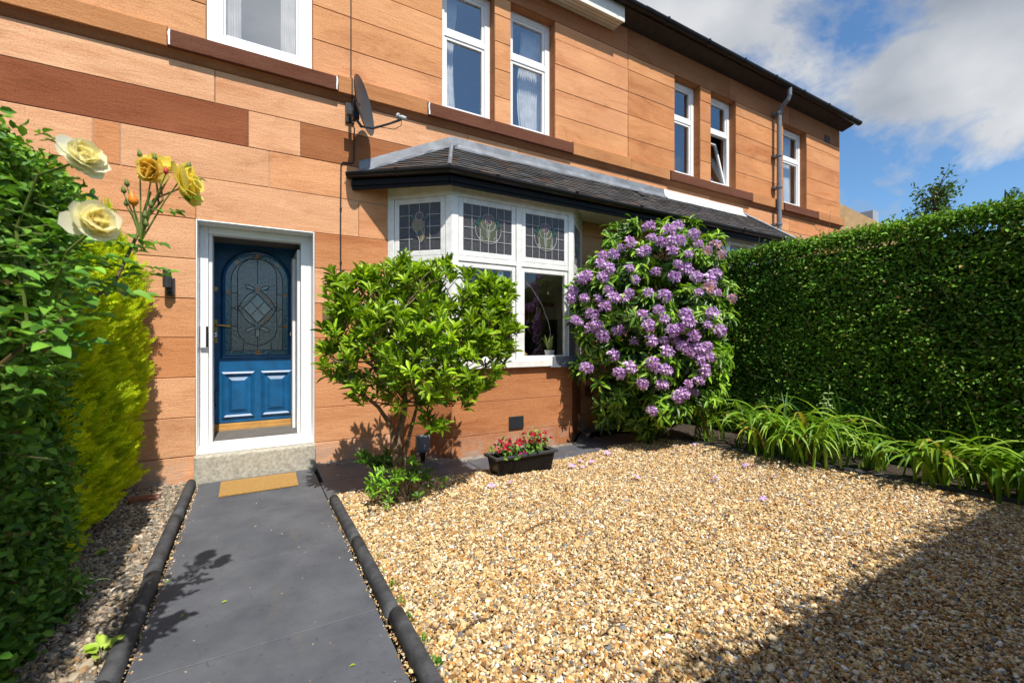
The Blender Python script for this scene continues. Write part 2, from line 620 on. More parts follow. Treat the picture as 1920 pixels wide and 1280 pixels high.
def unit(a):
    return a / np.maximum(np.linalg.norm(a, axis=-1, keepdims=True), 1e-9)


def scatter(tm, P, D, Nn, L, W):
    TV, TF = tm
    D = unit(D)
    Sx = unit(np.cross(D, Nn))
    Nn = np.cross(Sx, D)
    L = np.asarray(L).reshape(-1, 1, 1); W = np.asarray(W).reshape(-1, 1, 1)
    V = P[:, None] + D[:, None] * TV[None, :, 1:2] * L + Sx[:, None] * TV[None, :, 0:1] * W + Nn[:, None] * TV[None, :, 2:3] * L
    F = TF[None] + (np.arange(len(P)) * len(TV))[:, None, None]
    return V.reshape(-1, 3), F.reshape(-1, 3)


class Cloud:
    """many small faces gathered into one mesh"""
    def __init__(self):
        self.V, self.F, self.C, self.n = [], [], [], 0

    def put(self, tm, P, D, Nn, L, W, col):
        V, F = scatter(tm, P, D, Nn, L, W)
        self.V.append(V); self.F.append(F + self.n); self.n += len(V)
        self.C.append(np.repeat(col, len(tm[0]), axis=0))

    def raw(self, V, F, col):
        self.V.append(np.asarray(V)); self.F.append(np.asarray(F) + self.n); self.n += len(V)
        self.C.append(np.asarray(col))

    def build(self, name, m, parent=None, local=False, smooth=True):
        return np_mesh(name, np.concatenate(self.V), np.concatenate(self.F), np.concatenate(self.C), m, parent, local, smooth)


def pick(pal, n, jit=0.18):
    pal = np.array(pal)
    c = pal[rng.integers(0, len(pal), n)]
    return np.clip(c * (1 + rng.normal(0, jit, (n, 1))), 0.002, 0.95)


def rnd(n):
    return rng.normal(0, 1, (n, 3))


# ------------------------------------------------------------------ the ground
g = MB()
g.add([(-300, -300, -0.05), (300, -300, -0.05), (300, 300, -0.05), (-300, 300, -0.05)], [(0, 1, 2, 3)])
struct(g.build('ground', 'soil'))

PX0, PX1 = -0.41, 0.50
p = MB()
ys = [-5.4, -4.35, -3.52, -2.70, -1.88, -1.05, -0.10]
for a, b in zip(ys[:-1], ys[1:]):
    T = lambda u, w, z: Vector((u, z, -w))
    p.block(PX0, a + 0.0012, PX1, b - 0.0012, -0.012 + random.uniform(-0.0015, 0.0015), 0.05, 0.0012, T=T)
struct(p.build('path', 'path'))
# the strip of dark slabs along the foot of the house
p = MB()
for (x0, x1, y0, y1) in ((0.506, 1.16, -1.08, -0.60), (1.166, 1.90, -1.06, -0.60), (1.906, 2.70, -1.05, -0.60), (2.706, 3.5, -1.02, -0.60),
                         (0.535, 1.05, -0.594, -0.10), (1.056, 1.62, -0.594, -0.40), (3.506, 4.3, -0.96, -0.45)):
    T = lambda u, w, z: Vector((u, z, -w))
    p.block(x0, y0, x1, y1, -0.014 + random.uniform(-0.003, 0.002), 0.05, 0.005, T=T)
struct(p.build('paving', 'path'))
p = MB()
fo_ = [(0.53, -.005), (1.20, -.005), (1.76, -.545), (3.39, -.545), (3.96, -.005), (4.9, -.005)]
fi_ = [(0.53, -.12), (1.15, -.12), (1.72, -.66), (3.43, -.655), (3.98, -.13), (4.9, -.13)]
for (a, b), (c_, d_) in zip(zip(fo_[:-1], fo_[1:]), zip(fi_[:-1], fi_[1:])):
    for q in range(6):
        L0 = lambda P, Q, t: (P[0] + (Q[0] - P[0]) * t, P[1] + (Q[1] - P[1]) * t)
        t0, t1 = q / 6, (q + 1) / 6
        r_ = lambda: random.uniform(-.012, .012)
        A_, B_, C_, D_ = L0(a, b, t0), L0(a, b, t1), L0(c_, d_, t1), L0(c_, d_, t0)
        p.add([(*A_, .035 + r_()), (*B_, .035 + r_()), (C_[0], C_[1] + r_() * 2, .002), (D_[0], D_[1] + r_() * 2, .002)], [(0, 3, 2, 1)])
struct(p.build('footing', 'footing'))


def kerb(xa, ya, xb, yb, n, r=0.034):
    k = MB()
    for i in range(n):
        t0, t1 = i / n, (i + 1) / n - 0.006
        j = random.uniform(-0.008, 0.008)
        dz = random.uniform(-0.006, 0.004)
        A = Vector((xa + (xb - xa) * t0 + j, ya + (yb - ya) * t0, 0))
        B = Vector((xa + (xb - xa) * t1 + j + random.uniform(-.006, .006), ya + (yb - ya) * t1, 0))
        rings = []
        for q in range(7):
            P = A.lerp(B, q / 6)
            ring = []
            for s in range(9):
                a = math.pi * s / 8
                ring.append((P.x + r * math.cos(a), P.y, 0.045 + dz + r * math.sin(a) + random.uniform(-.0008, .0008)))
            ring += [(P.x - r, P.y, -0.05), (P.x + r, P.y, -0.05)]
            rings.append(ring)
        k.loft(rings)
    return k


struct(kerb(0.555, -5.3, 0.545, -1.13, 5).build('kerb', 'kerb', smooth=True))
struct(kerb(-0.455, -5.3, -0.455, -0.12, 6).build('kerb', 'kerb', smooth=True))

ICO = None


def ico():
    ph = (1 + 5 ** .5) / 2
    V = np.array([(-1, ph, 0), (1, ph, 0), (-1, -ph, 0), (1, -ph, 0), (0, -1, ph), (0, 1, ph), (0, -1, -ph), (0, 1, -ph),
                  (ph, 0, -1), (ph, 0, 1), (-ph, 0, -1), (-ph, 0, 1)], 'f')
    F = np.array([(0, 11, 5), (0, 5, 1), (0, 1, 7), (0, 7, 10), (0, 10, 11), (1, 5, 9), (5, 11, 4), (11, 10, 2), (10, 7, 6),
                  (7, 1, 8), (3, 9, 4), (3, 4, 2), (3, 2, 6), (3, 6, 8), (3, 8, 9), (4, 9, 5), (2, 4, 11), (6, 2, 10), (8, 6, 7), (9, 8, 1)], 'i')
    return unit(V), F


def gravel(name, P, size, pal, w, label=None):
    V0, F0 = ico()
    n = len(P)
    base = V0[None] * (1 + rng.normal(0, 0.17, (n, 12, 1)))
    sc = np.stack([rng.uniform(0.8, 1.45, n), rng.uniform(0.65, 1.0, n), rng.uniform(0.38, 0.7, n)], 1)
    V = base * sc[:, None] * size.reshape(-1, 1, 1)
    # random turn, mostly lying flat
    a = rng.uniform(0, 2 * np.pi, n); tx = rng.normal(0, 0.55, n); ty = rng.normal(0, 0.55, n)
    ca, sa = np.cos(a), np.sin(a)
    x, y, z = V[..., 0], V[..., 1], V[..., 2]
    x, y = x * ca[:, None] - y * sa[:, None], x * sa[:, None] + y * ca[:, None]
    y, z = y * np.cos(tx)[:, None] - z * np.sin(tx)[:, None], y * np.sin(tx)[:, None] + z * np.cos(tx)[:, None]
    x, z = x * np.cos(ty)[:, None] - z * np.sin(ty)[:, None], x * np.sin(ty)[:, None] + z * np.cos(ty)[:, None]
    V = np.stack([x, y, z], -1) + P[:, None]
    F = F0[None] + (np.arange(n) * 12)[:, None, None]
    pal = np.array(pal)
    c = pal[rng.choice(len(pal), n, p=np.array(w) / sum(w))] * (1 + rng.normal(0, 0.16, (n, 1)))
    c = np.clip(c, 0.02, 0.9)
    o = np_mesh(name, V.reshape(-1, 3), F.reshape(-1, 3), np.repeat(c, 12, 0), 'stones', smooth=False)
    o['kind'] = 'stuff'
    return o


def undul(x, y):
    return 0.008 * np.sin(x * 2.1 + y * 1.3) + 0.006 * np.sin(x * 4.7 - y * 3.1 + 1) + 0.028


def edge_x(y):           # the curb stones in front of the flower bed
    return 4.42 + (-0.95 - y) * 0.215


gb = MB()
gb.box(0.56, -5.6, -0.04, 5.5, -1.0, 0.004)
struct(gb.build('gravel_bed', 'gravelbed'))
n = 330000
u = rng.uniform(0, 1, (n, 2))
y = -0.95 - 4.0 * u[:, 1] ** 1.0
x = 0.57 + u[:, 0] * 4.7
# as fine as the eye can tell near the lens, thinner where far
dist = np.hypot(x, y - CAMY)
keep = (x < edge_x(y)) & (rng.uniform(0, 1, n) < np.clip(1.30 - dist * 0.12, .55, 1)) & ~((x > 0.57) & (x < 3.5) & (y > -1.05)) & (y > -4.85)
ang = np.arctan2(x, y - CAMY)
keep &= (ang > R(-24)) & (ang < R(84))
x, y = x[keep], y[keep]
dist = dist[keep]
size = np.exp(rng.normal(math.log(0.0070), 0.33, len(x))) * np.clip(0.9 + dist * 0.03, 1, 1.1)
P = np.stack([x, y, undul(x, y) + rng.uniform(-0.010, 0.006, len(x))], 1)
# grit and strays gathered along the edging and on the slabs
m_ = 900
gx = np.concatenate([PX1 - np.abs(rng.normal(0, .012, m_)) + .018, PX0 + np.abs(rng.normal(0, .014, m_)) - .010, rng.uniform(PX0, PX1, 90), rng.uniform(.6, 3.4, 160)])
gy = np.concatenate([rng.uniform(-3.9, -1.1, m_), rng.uniform(-3.9, -.15, m_), rng.uniform(-3.8, -.3, 90), -1.07 + np.abs(rng.normal(0, .10, 160))])
P = np.concatenate([P, np.stack([gx, gy, np.full(len(gx), .014)], 1)])
size = np.concatenate([size, np.exp(rng.normal(math.log(.0028), .45, 2 * m_)), np.exp(rng.normal(math.log(.0026), .4, 90)), np.exp(rng.normal(math.log(.006), .4, 160))])
tag(gravel('gravel', P, size,
           [(.52, .34, .14), (.64, .47, .24), (.72, .60, .39), (.44, .21, .055), (.20, .105, .045), (.22, .215, .215), (.80, .75, .65), (.34, .235, .13)],
           [24, 24, 15, 12, 12, 7, 6, 11]), 'golden and cream pea gravel spread over the front garden', 'gravel')

# greyer stones along the left of the path, palette darkened for the hedge's shade
n = 26000
x = rng.uniform(-1.1, -0.49, n); y = rng.uniform(-3.9, -0.02, n)
size = np.exp(rng.normal(math.log(0.0092), 0.36, n))
P = np.stack([x, y, 0.012 + rng.uniform(-0.008, 0.012, n)], 1)
tag(gravel('gravel', P, size, [(.27, .21, .15), (.36, .30, .22), (.15, .12, .09), (.48, .42, .33), (.30, .19, .10), (.20, .195, .18)],
           [5, 4, 4, 2, 2, 3]), 'mixed grey brown stones in the narrow bed left of the path', 'gravel')

# ------------------------------------------------------------------ the two stone houses
PARTY = 4.80
LIGHT, TAN, ORANGE, DARK = (.66, .345, .185), (.62, .295, .142), (.56, .240, .102), (.27, .086, .037)
PALE = (.70, .395, .225)


def free(x0, x1, z0, z1, ops):
    iv = [(x0, x1)]
    for (a, b, c, d) in ops:
        if c < z1 - 0.02 and d > z0 + 0.02:
            nx = []
            for s, e in iv:
                if b <= s or a >= e:
                    nx.append((s, e))
                else:
                    if a > s: nx.append((s, a))
                    if b < e: nx.append((b, e))
            iv = nx
    return iv


SPECIAL = [(-1.9, -.04, 3.06, 3.40, DARK), (-.04, .40, 3.06, 3.40, LIGHT), (.40, 2.1, 3.06, 3.40, (.33, .125, .05)),
           (-.44, .95, 2.335, 2.71, LIGHT), (-3.0, -.30, 3.40, 3.70, PALE), (-.30, 2.2, 3.40, 3.70, LIGHT), (2.2, 2.9, 3.40, 3.70, LIGHT),
           (-1.12, -.95, 2.71, 3.06, ORANGE), (-.95, .13, 2.71, 3.06, LIGHT), (.13, 1.2, 2.71, 3.06, TAN)]
GAP = 0.0026


def courses(mb, zs, x0, x1, ops, pal, lmin, lmax, rn, y0=0.0, T=None, depth=0.30, special=True, pale=.72):
    for i, (z0, z1) in enumerate(zip(zs[:-1], zs[1:])):
        for s, e in free(x0, x1, z0, z1, ops):
            ZT = T
            # the backing behind the joints, whose sides make the reveals
            jc = (.22, .105, .055) if rn.random() < pale else (.46, .36, .27)
            mb.box(s + .004, y0 + 0.006, z0, e - .004, y0 + .016, z1, (*jc, rn.random()), ZT)
            mb.box(s, y0 + 0.017, z0, e, y0 + depth, z1, (.40, .165, .068, rn.random()), ZT)
            xs = [s]
            spec = sorted([q for q in SPECIAL if special and abs(q[2] - z0) < .03 and q[1] > s and q[0] < e])
            cols = []
            cur = s
            def rnd_to(end):
                nonlocal cur
                while cur < end - 1e-4:
                    L = rn.uniform(lmin, lmax)
                    nx = cur + L
                    if end - nx < 0.35: nx = end
                    cols.append((cur, nx, rn.choice(pal)))
                    cur = nx
            for q in spec:
                a, b = max(q[0], s), min(q[1], e)
                rnd_to(a)
                cols.append((a, b, q[4])); cur = b
            rnd_to(e)
            for a, b, c in cols:
                k = rn.uniform(.92, 1.06)
                g1, g2, g3, g4 = [GAP * rn.uniform(.6, 1.7) for _ in range(4)]
                mb.block(a + g1, z0 + g2, b - g3, z1 - g4, y0 + rn.uniform(-.0015, .0015), y0 + 0.0165, 0.0035,
                         (c[0] * k, c[1] * k, c[2] * k, rn.random()), ZT)


LOW = [0.0, .24, .585, .935, 1.285, 1.63, 1.98, 2.335, 2.71, 3.06, 3.40, 3.70]
UP = [3.94, 4.26, 4.60, 4.94, 5.27, 5.50]
DOOR = (-.44, .525, 0.0, 2.335)
BAY1 = (1.33, 3.87, .94, 2.78)
BAY2 = (5.90, 8.44, .94, 2.78)
W_L = (-.365, .51, 3.94, 5.50)
W_1A, W_1B = (1.88, 2.56, 3.94, 5.50), (2.79, 3.47, 3.94, 5.50)
W_2A, W_2B = (5.82, 6.45, 3.94, 5.50), (6.73, 7.43, 3.94, 5.50)
W_3 = (8.95, 9.82, 3.94, 5.50)


def house_wall(x0, x1, ops, seed, sills, upal):
    rn = random.Random(seed)
    mb = MB()
    courses(mb, LOW, x0, x1, ops, [LIGHT, TAN, TAN, ORANGE, LIGHT], 0.9, 2.3, rn)
    courses(mb, UP, x0, x1, ops, upal, 1.6, 3.4, rn)
    # frieze of long stones under the eaves, coloured darker than the wall
    courses(mb, [5.50, 5.98], x0, x1, [], [(.36, .15, .068), (.33, .14, .062)], 1.9, 2.6, rn)
    # string course with a hollow below, between the sills
    for s, e in free(x0, x1, 3.70, 3.94, [(a, b, 3.7, 3.94) for a, b in sills]):
        c = (.47, .21, .085, rn.random())
        mb.block(s, 3.765, e, 3.938, -0.065, 0.2, 0.006, c)
    prof = [(0.0, 3.70), (-.012, 3.712), (-.030, 3.745), (-.052, 3.763), (0.2, 3.763), (0.2, 3.70)]
    a, b = x0 + .001, x1 - .001
    mb.loft([[(a, py, pz) for py, pz in prof], [(b, py, pz) for py, pz in prof]], (.30, .125, .055, rn.random()))  # shade under the band is put into the hollow's darker colour
    return mb


def shell(x0, x1, rooms):
    """side walls, back wall and floors: what stands behind the front"""
    mb = MB()
    mb.box(x0, .31, 0, x0 + .2, 8, 5.98); mb.box(x1 - .2, .31, 0, x1, 8, 5.98)
    mb.box(x0, 8.0, 0, x1, 8.2, 5.98)
    return mb


def inside(x0, x1, parts):
    mb = MB()
    for z in (0.20, 3.2, 5.85):
        mb.box(x0 + .21, .31, z, x1 - .21, 7.9, z + .1)
    for x in parts:
        mb.box(x, .31, .31, x + .1, 7.9, 3.19)
        mb.box(x, .31, 3.31, x + .1, 7.9, 5.84)
    mb.box(x0 + .21, 4.2, .31, x1 - .21, 4.3, 3.19)
    mb.box(x0 + .21, 4.2, 3.31, x1 - .21, 4.3, 5.84)
    return mb


def sash_window(house, op, yb=0.13, transom=0.60, tilt=0.0, single=False, glassm='glassup', curtains=()):
    x0, x1, z0, z1 = op
    fw = 0.075 if not single else 0.125
    f = MB()
    d0, d1 = yb, yb + .07
    f.box(x0, d0, z0, x0 + fw, d1, z1); f.box(x1 - fw, d0, z0, x1, d1, z1)
    f.box(x0 + fw, d0, z0, x1 - fw, d1, z0 + fw); f.box(x0 + fw, d0, z1 - fw, x1 - fw, d1, z1)
    zt = z0 + (z1 - z0) * transom
    if not single:
        f.box(x0 + fw, d0 + .002, zt - .035, x1 - fw, d1, zt + .035)
        f.box(x0 + .16, d0 - .012, z1 - .055, x1 - .16, d0, z1 - .025)         # trickle vent
    f.box(x0 + .004, d0 - .03, z0 - .004, x1 - .004, d0, z0 + .022)            # drip sill
    # glazing beads
    lights = [(x0 + fw, x1 - fw, z0 + fw, z1 - fw)] if single else [(x0 + fw, x1 - fw, z0 + fw, zt - .035), (x0 + fw, x1 - fw, zt + .035, z1 - fw)]
    fo = f.build('window', 'white', house, bevel=.004)
    for k, (a, b, c, d) in enumerate(lights):
        T = None
        bd = .035 if not single else .02
        s = MB()
        ti = tilt if k == 0 else 0
        def T(x, y, z, c=c, ti=ti):
            h = z - c
            return (x, d0 + .03 + (y - d0 - .03) * math.cos(ti) + h * math.sin(ti), c + h * math.cos(ti) - (y - d0 - .03) * math.sin(ti))
        e = .002
        s.box(a + e, d0 + .012, c + e, a + bd, d0 + .055, d - e, T=T); s.box(b - bd, d0 + .012, c + e, b - e, d0 + .055, d - e, T=T)
        s.box(a + bd, d0 + .012, c + e, b - bd, d0 + .055, c + bd, T=T); s.box(a + bd, d0 + .012, d - bd, b - bd, d0 + .055, d - e, T=T)
        s.build('sash', 'white', fo, bevel=.003, local=False)
        g = MB()
        g.add([T(a + bd, d0 + .034, c + bd), T(b - bd, d0 + .034, c + bd), T(b - bd, d0 + .034, d - bd), T(a + bd, d0 + .034, d - bd)], [(0, 1, 2, 3)])
        g.build('pane', glassm, fo)
    for (ca, cb, lean) in curtains:
        nn = 60
        rows = []
        for zi in range(9):
            zz = z0 + .03 + (z1 - z0 - .1) * zi / 8
            k = 1 - .22 * math.sin(math.pi * min(1, zi / 8 * 1.15)) * lean
            mid = (ca + cb) / 2 if abs(lean) < .01 else (ca if lean > 0 else cb)
            row = []
            for q in range(nn):
                xx = ca + (cb - ca) * q / (nn - 1)
                xx = mid + (xx - mid) * abs(k)
                row.append((xx, d1 + .10 + .022 * math.sin(q * 1.15) + .008 * math.sin(q * 2.7 + zi), zz))
            rows.append(row)
        cu = MB().loft(rows, close=False, cap=False)
        cu.build('curtain', 'curtain', house, smooth=True)
    return fo


def window_sill(house, a, b, white=()):
    s = MB()
    prof = [(-.085, 3.765), (-.085, 3.905), (-.05, 3.925), (.14, 3.945), (.14, 3.765)]
    s.loft([[(a, y, z) for y, z in prof], [(b, y, z) for y, z in prof]], (.135, .052, .030, random.random()))
    so_ = s.build('window_sill', 'stone', house, bevel=.006)
    if white:
        for x in white:
            m = MB()
            zz = 3.772
            pts = [(x + random.uniform(-.003, .003), zz + .13 * t) for t in (0, .25, .5, .75, 1)]
            out = [(px - .005 - random.uniform(0, .004), pz) for px, pz in pts] + [(px + .005 + random.uniform(0, .006), pz) for px, pz in pts[::-1]]
            m.prism(out, lambda u, w, z: (u, w, z), -.0885, -.0865)
            m.build('mortar_smear', 'oldwhite', so_)


BX = [(1.25, 0.0), (1.78, -.52), (3.37, -.52), (3.93, 0.0)]


def facet(A, B):
    A, B = Vector((*A, 0)), Vector((*B, 0))
    u = (B - A).normalized()
    nrm = Vector((-u.y, u.x, 0))            # inward
    return (lambda q, w, z: A + u * q + nrm * w + Vector((0, 0, z))), (B - A).length


def rose_motif(T, u0, z0, sc, pane, round_):
    """an old leaded rose: coloured glass shapes and lead lines"""
    cl, gl = MB(), []
    def blob(matn, cx, cz, rx, rz, n=14, ang=0):
        o = []
        for k in range(n):
            a = 2 * math.pi * k / n
            x, z = rx * math.cos(a), rz * math.sin(a)
            o.append((u0 + sc * (cx + x * math.cos(ang) - z * math.sin(ang)), z0 + sc * (cz + x * math.sin(ang) + z * math.cos(ang))))
        gl.append((matn, MB().prism(o, T, .0085 - .0004 * len(gl), .0125)))
    def line(pts, r=.0030):
        cl.tube([T(u0 + sc * a, .007, z0 + sc * b) for a, b in pts], r, 5)
    arc = lambda cx, cz, r, a0, a1, n=18, e=1.0: [(cx + r * math.cos(a0 + (a1 - a0) * k / n), cz + e * r * math.sin(a0 + (a1 - a0) * k / n)) for k in range(n + 1)]
    if round_:
        blob('sageglass', 0, -.02, .40, .47, 24)
        blob('roseglass', 0, .44, .24, .10, 12)
        blob('roseglass', 0, .28, .12, .12, 12)
        for s in (-1, 1):
            blob('greenglass', s * .36, .36, .07, .11, 10, s * .5)
            blob('greenglass', s * .42, .18, .09, .07, 10)
        line(arc(0, -.02, .52, math.pi * .93, math.pi * 2.07, 24, .95))
        line(arc(0, .22, .28, math.pi, math.pi * 2, 16))
        line([(-.055, .2), (-.055, -.30), (0, -.36), (.055, -.30), (.055, .2)])
        line(arc(0, .28, .13, 0, math.pi * 2, 14)); line(arc(0, .28, .06, .5, math.pi * 1.6, 8))
        line(arc(0, .36, .24, 0, math.pi, 12, .8))
        for s in (-1, 1):
            line(arc(s * .30, -.33, .06, 0, math.pi * 2, 10))
    else:
        blob('creamglass', -.08, .10, .30, .40, 16, .2)
        blob('creamglass', .14, -.45, .14, .28, 12, -.25)
        blob('roseglass', .0, .52, .20, .20, 14)
        blob('greenglass', -.33, .50, .14, .10, 10, .4); blob('greenglass', .36, .44, .14, .09, 10, .3)
        blob('greenglass', .0, -.28, .10, .12, 10); blob('roseglass', -.14, -.40, .08, .16, 10, .3)
        line(arc(.0, .52, .20, 0, math.pi * 2, 14)); line([(-.36, .2), (-.3, -.1), (-.1, -.35), (.02, -.75)]); line([(.24, .3), (.26, -.2), (.12, -.7), (.02, -.75)])
    for k, v in gl:
        v.build('coloured_glass', k, pane)
    return cl


def bay_window(house):
    f = MB()
    panes = []
    for k in range(3):
        T, L = facet(BX[k], BX[k + 1])
        bx = lambda q0, q1, w0, w1, z0, z1: f.box(q0, w0, z0, q1, w1, z1, T=T)
        post = .075
        # corner posts, sill, head
        bx(0, post, 0, .10, 1.03, 2.77); bx(L - post, L, 0, .10, 1.03, 2.77)
        bx(0, L, -.035, .12, .955, 1.03)
        bx(0, L, -.004, .12, 2.77, 2.90)
        bx(post, L - post, .006, .10, 2.095, 2.15)
        lights = [(post, L - post)]
        if k == 1:
            mid = L / 2 + .02
            bx(mid - .035, mid + .035, .0, .10, 1.03, 2.77)
            lights = [(post, mid - .035), (mid + .035, L - post)]
        for (a, b) in lights:
            for top, (c, d) in ((0, (1.032, 2.085)), (1, (2.152, 2.768))):
                bd = .048 if not top else .058
                e = .004
                for (q0, q1, z0, z1) in ((a + e, a + bd, c, d), (b - bd, b - e, c, d), (a + bd, b - bd, c, c + bd), (a + bd, b - bd, d - bd, d)):
                    bx(q0, q1, .016 if not top else .008, .06, z0, z1)
                panes.append((T, a + bd, b - bd, c + bd, d - bd, top, k))
    fo = f.build('bay_window', 'oldwhite', house, bevel=.005)
    for (T, a, b, c, d, top, k) in panes:
        g = MB()
        g.add([T(a, .034 if not top else .014, c), T(b, .034 if not top else .014, c), T(b, .034 if not top else .014, d), T(a, .034 if not top else .014, d)], [(0, 1, 2, 3)])
        if not top:
            g.build('pane', 'glass', fo)
            continue
        pane = g.build('leaded_pane', 'toplight', fo)
        cl = MB()
        nu, nz = (6, 4) if k == 1 else (4, 4)
        cu, cz = (a + b) / 2, (c + d) / 2
        hit = lambda u, z: k == 1 and ((u - cu) / .17) ** 2 + ((z - cz + .02) / .17) ** 2 < 1
        for i in range(1, nu):
            u = a + (b - a) * i / nu
            for j in range(24):
                z = c + (d - c) * (j + .5) / 24
                if not (hit(u, z) and z > cz) and not (k != 1 and abs(u - cu) < .07 and abs(z - cz) < .15):
                    h = (d - c) / 48 + .0005
                    cl.box(u - .0028, .006, z - h, u + .0028, .012, z + h, T=T)
        for j in range(1, nz):
            z = c + (d - c) * j / nz
            for i in range(24):
                u = a + (b - a) * (i + .5) / 24
                if not (hit(u, z) and z > cz - .03) and not (k != 1 and abs(u - cu) < .07 and abs(z - cz) < .15):
                    h = (b - a) / 48 + .0005
                    cl.box(u - h, .0065, z - .0028, u + h, .0125, z + .0028, T=T)
        m = rose_motif(T, cu, cz, .30 if k == 1 else .22, fo, k == 1)
        cl.add(m.v, m.f)
        cl.build('leading', 'came', fo)
    # grey lead flashing dressed over the right end of the sill
    return fo


def bay_wall(house, dx=0.0, mirror=None, seed=5):
    rn = random.Random(seed)
    mb = MB()
    for k in range(3):
        A, B = BX[k], BX[k + 1]
        if mirror is not None:
            A, B = (mirror - B[0], B[1]), (mirror - A[0], A[1])
        T0, L = facet(A, B)
        T = lambda x, y, z, T0=T0: T0(x, y, z)
        zs = [0.0, .235, .59, .955]
        courses(mb, zs, 0, L, [], [(.42, .165, .066), (.46, .19, .08), (.38, .145, .06)], 5, 6, rn, 0.02, T, .2, False)
    return mb.build('bay_wall', 'stone', house)


EV = [(.90, 0.0), (1.70, -.65), (8.10, -.65), (8.86, 0.0)]
ZE, ZT, TX0, TX1 = 2.99, 3.51, 1.99, 7.62


def slates(mb, A, B, T0, T1, rn, xa, xb):
    """rows of slates on the quad A,B (eave) T0,T1 (top); only those whose middle lies in xa..xb"""
    A, B, T0, T1 = map(Vector, (A, B, T0, T1))
    u = (B - A).normalized()
    nrm = u.cross(T0 - A).normalized()
    v = nrm.cross(u)
    if v.z < 0: v, nrm = -v, -nrm
    if nrm.z < 0: nrm = -nrm
    L = (B - A).dot(u)
    va = (T0 - A).dot(v)
    ua, ub = (T0 - A).dot(u), (T1 - A).dot(u)
    lf = lambda q: ua * q / va
    rt = lambda q: L + (ub - L) * q / va
    rows = 12
    ex = va / rows
    for r in range(rows):
        q0, q1 = r * ex - .015, (r + 1) * ex + .02
        wd = .155
        s = lf(max(q0, 0)) - (wd / 2 if r % 2 else 0) - rn.uniform(0, .04)
        while s < rt(max(q0, 0)):
            e = s + wd * rn.uniform(.85, 1.12)
            xm = (A + u * (s + e) / 2).x
            if xa <= xm < xb:
                j0 = q0 + rn.uniform(-.006, .006)
                P = lambda a, q, h: A + u * min(max(a, lf(q)), rt(q)) + v * q + nrm * h
                if min(e, rt(q0)) - max(s, lf(q0)) > .01:
                    t = .018 + rn.uniform(0, .006)
                    vs = [P(s + .002, j0, t), P(e - .002, j0, t), P(e - .002, q1, .006), P(s + .002, q1, .006),
                          P(s + .002, j0, t - .008), P(e - .002, j0, t - .008), P(e - .002, q1, -.002), P(s + .002, q1, -.002)]
                    k = rn.uniform(.7, 1.35)
                    b = rn.random()
                    c = (.060, .058, .060) if b < .62 else (.075, .065, .058) if b < .84 else (.095, .058, .042) if b < .9 else (.048, .051, .058)
                    mb.add(vs, [(0, 1, 2, 3), (0, 4, 5, 1), (1, 5, 6, 2), (3, 2, 6, 7), (0, 3, 7, 4)], (c[0] * k, c[1] * k, c[2] * k, 1))
            s = e


def gutter_path(pts, r, extra=None):
    mb = MB()
    n = 9
    rings = []
    P = [Vector(p) for p in pts]
    for i, p in enumerate(P):
        d0 = (P[i] - P[max(i - 1, 0)]).normalized() if i else (P[1] - P[0]).normalized()
        d1 = (P[min(i + 1, len(P) - 1)] - P[i]).normalized() if i < len(P) - 1 else d0
        d = (d0 + d1).normalized()
        side = Vector((d.y, -d.x, 0))
        side = side / max(.3, side.dot(Vector((d0.y, -d0.x, 0))))
        ring = []
        for k in range(n + 1):
            a = math.pi + math.pi * k / n
            ring.append(p + side * (-r * math.cos(a)) + Vector((0, 0, r * math.sin(a))))
        for k in range(n, -1, -1):
            a = math.pi + math.pi * k / n
            ring.append(p + side * (-(r - .006) * math.cos(a)) + Vector((0, 0, (r - .006) * math.sin(a) + .004)))
        rings.append(ring)
    mb.loft(rings)
    # brackets and joints
    for a, b in zip(P[:-1], P[1:]):
        L = (b - a).length
        m = max(1, int(L / .85))
        for k in range(m):
            c = a.lerp(b, (k + .5) / m)
            d = (b - a).normalized()
            s = Vector((d.y, -d.x, 0))
            o = []
            for h in (-.018, .018):
                o.append([c + d * h + s * (-(r + .006) * math.cos(math.pi + math.pi * q / 8)) + Vector((0, 0, (r + .006) * math.sin(math.pi + math.pi * q / 8))) for q in range(9)]
                         + [c + d * h + s * ((r + .006)) + Vector((0, 0, .012)), c + d * h - s * (r + .006) + Vector((0, 0, .012))])
            mb.loft(o)
    return mb


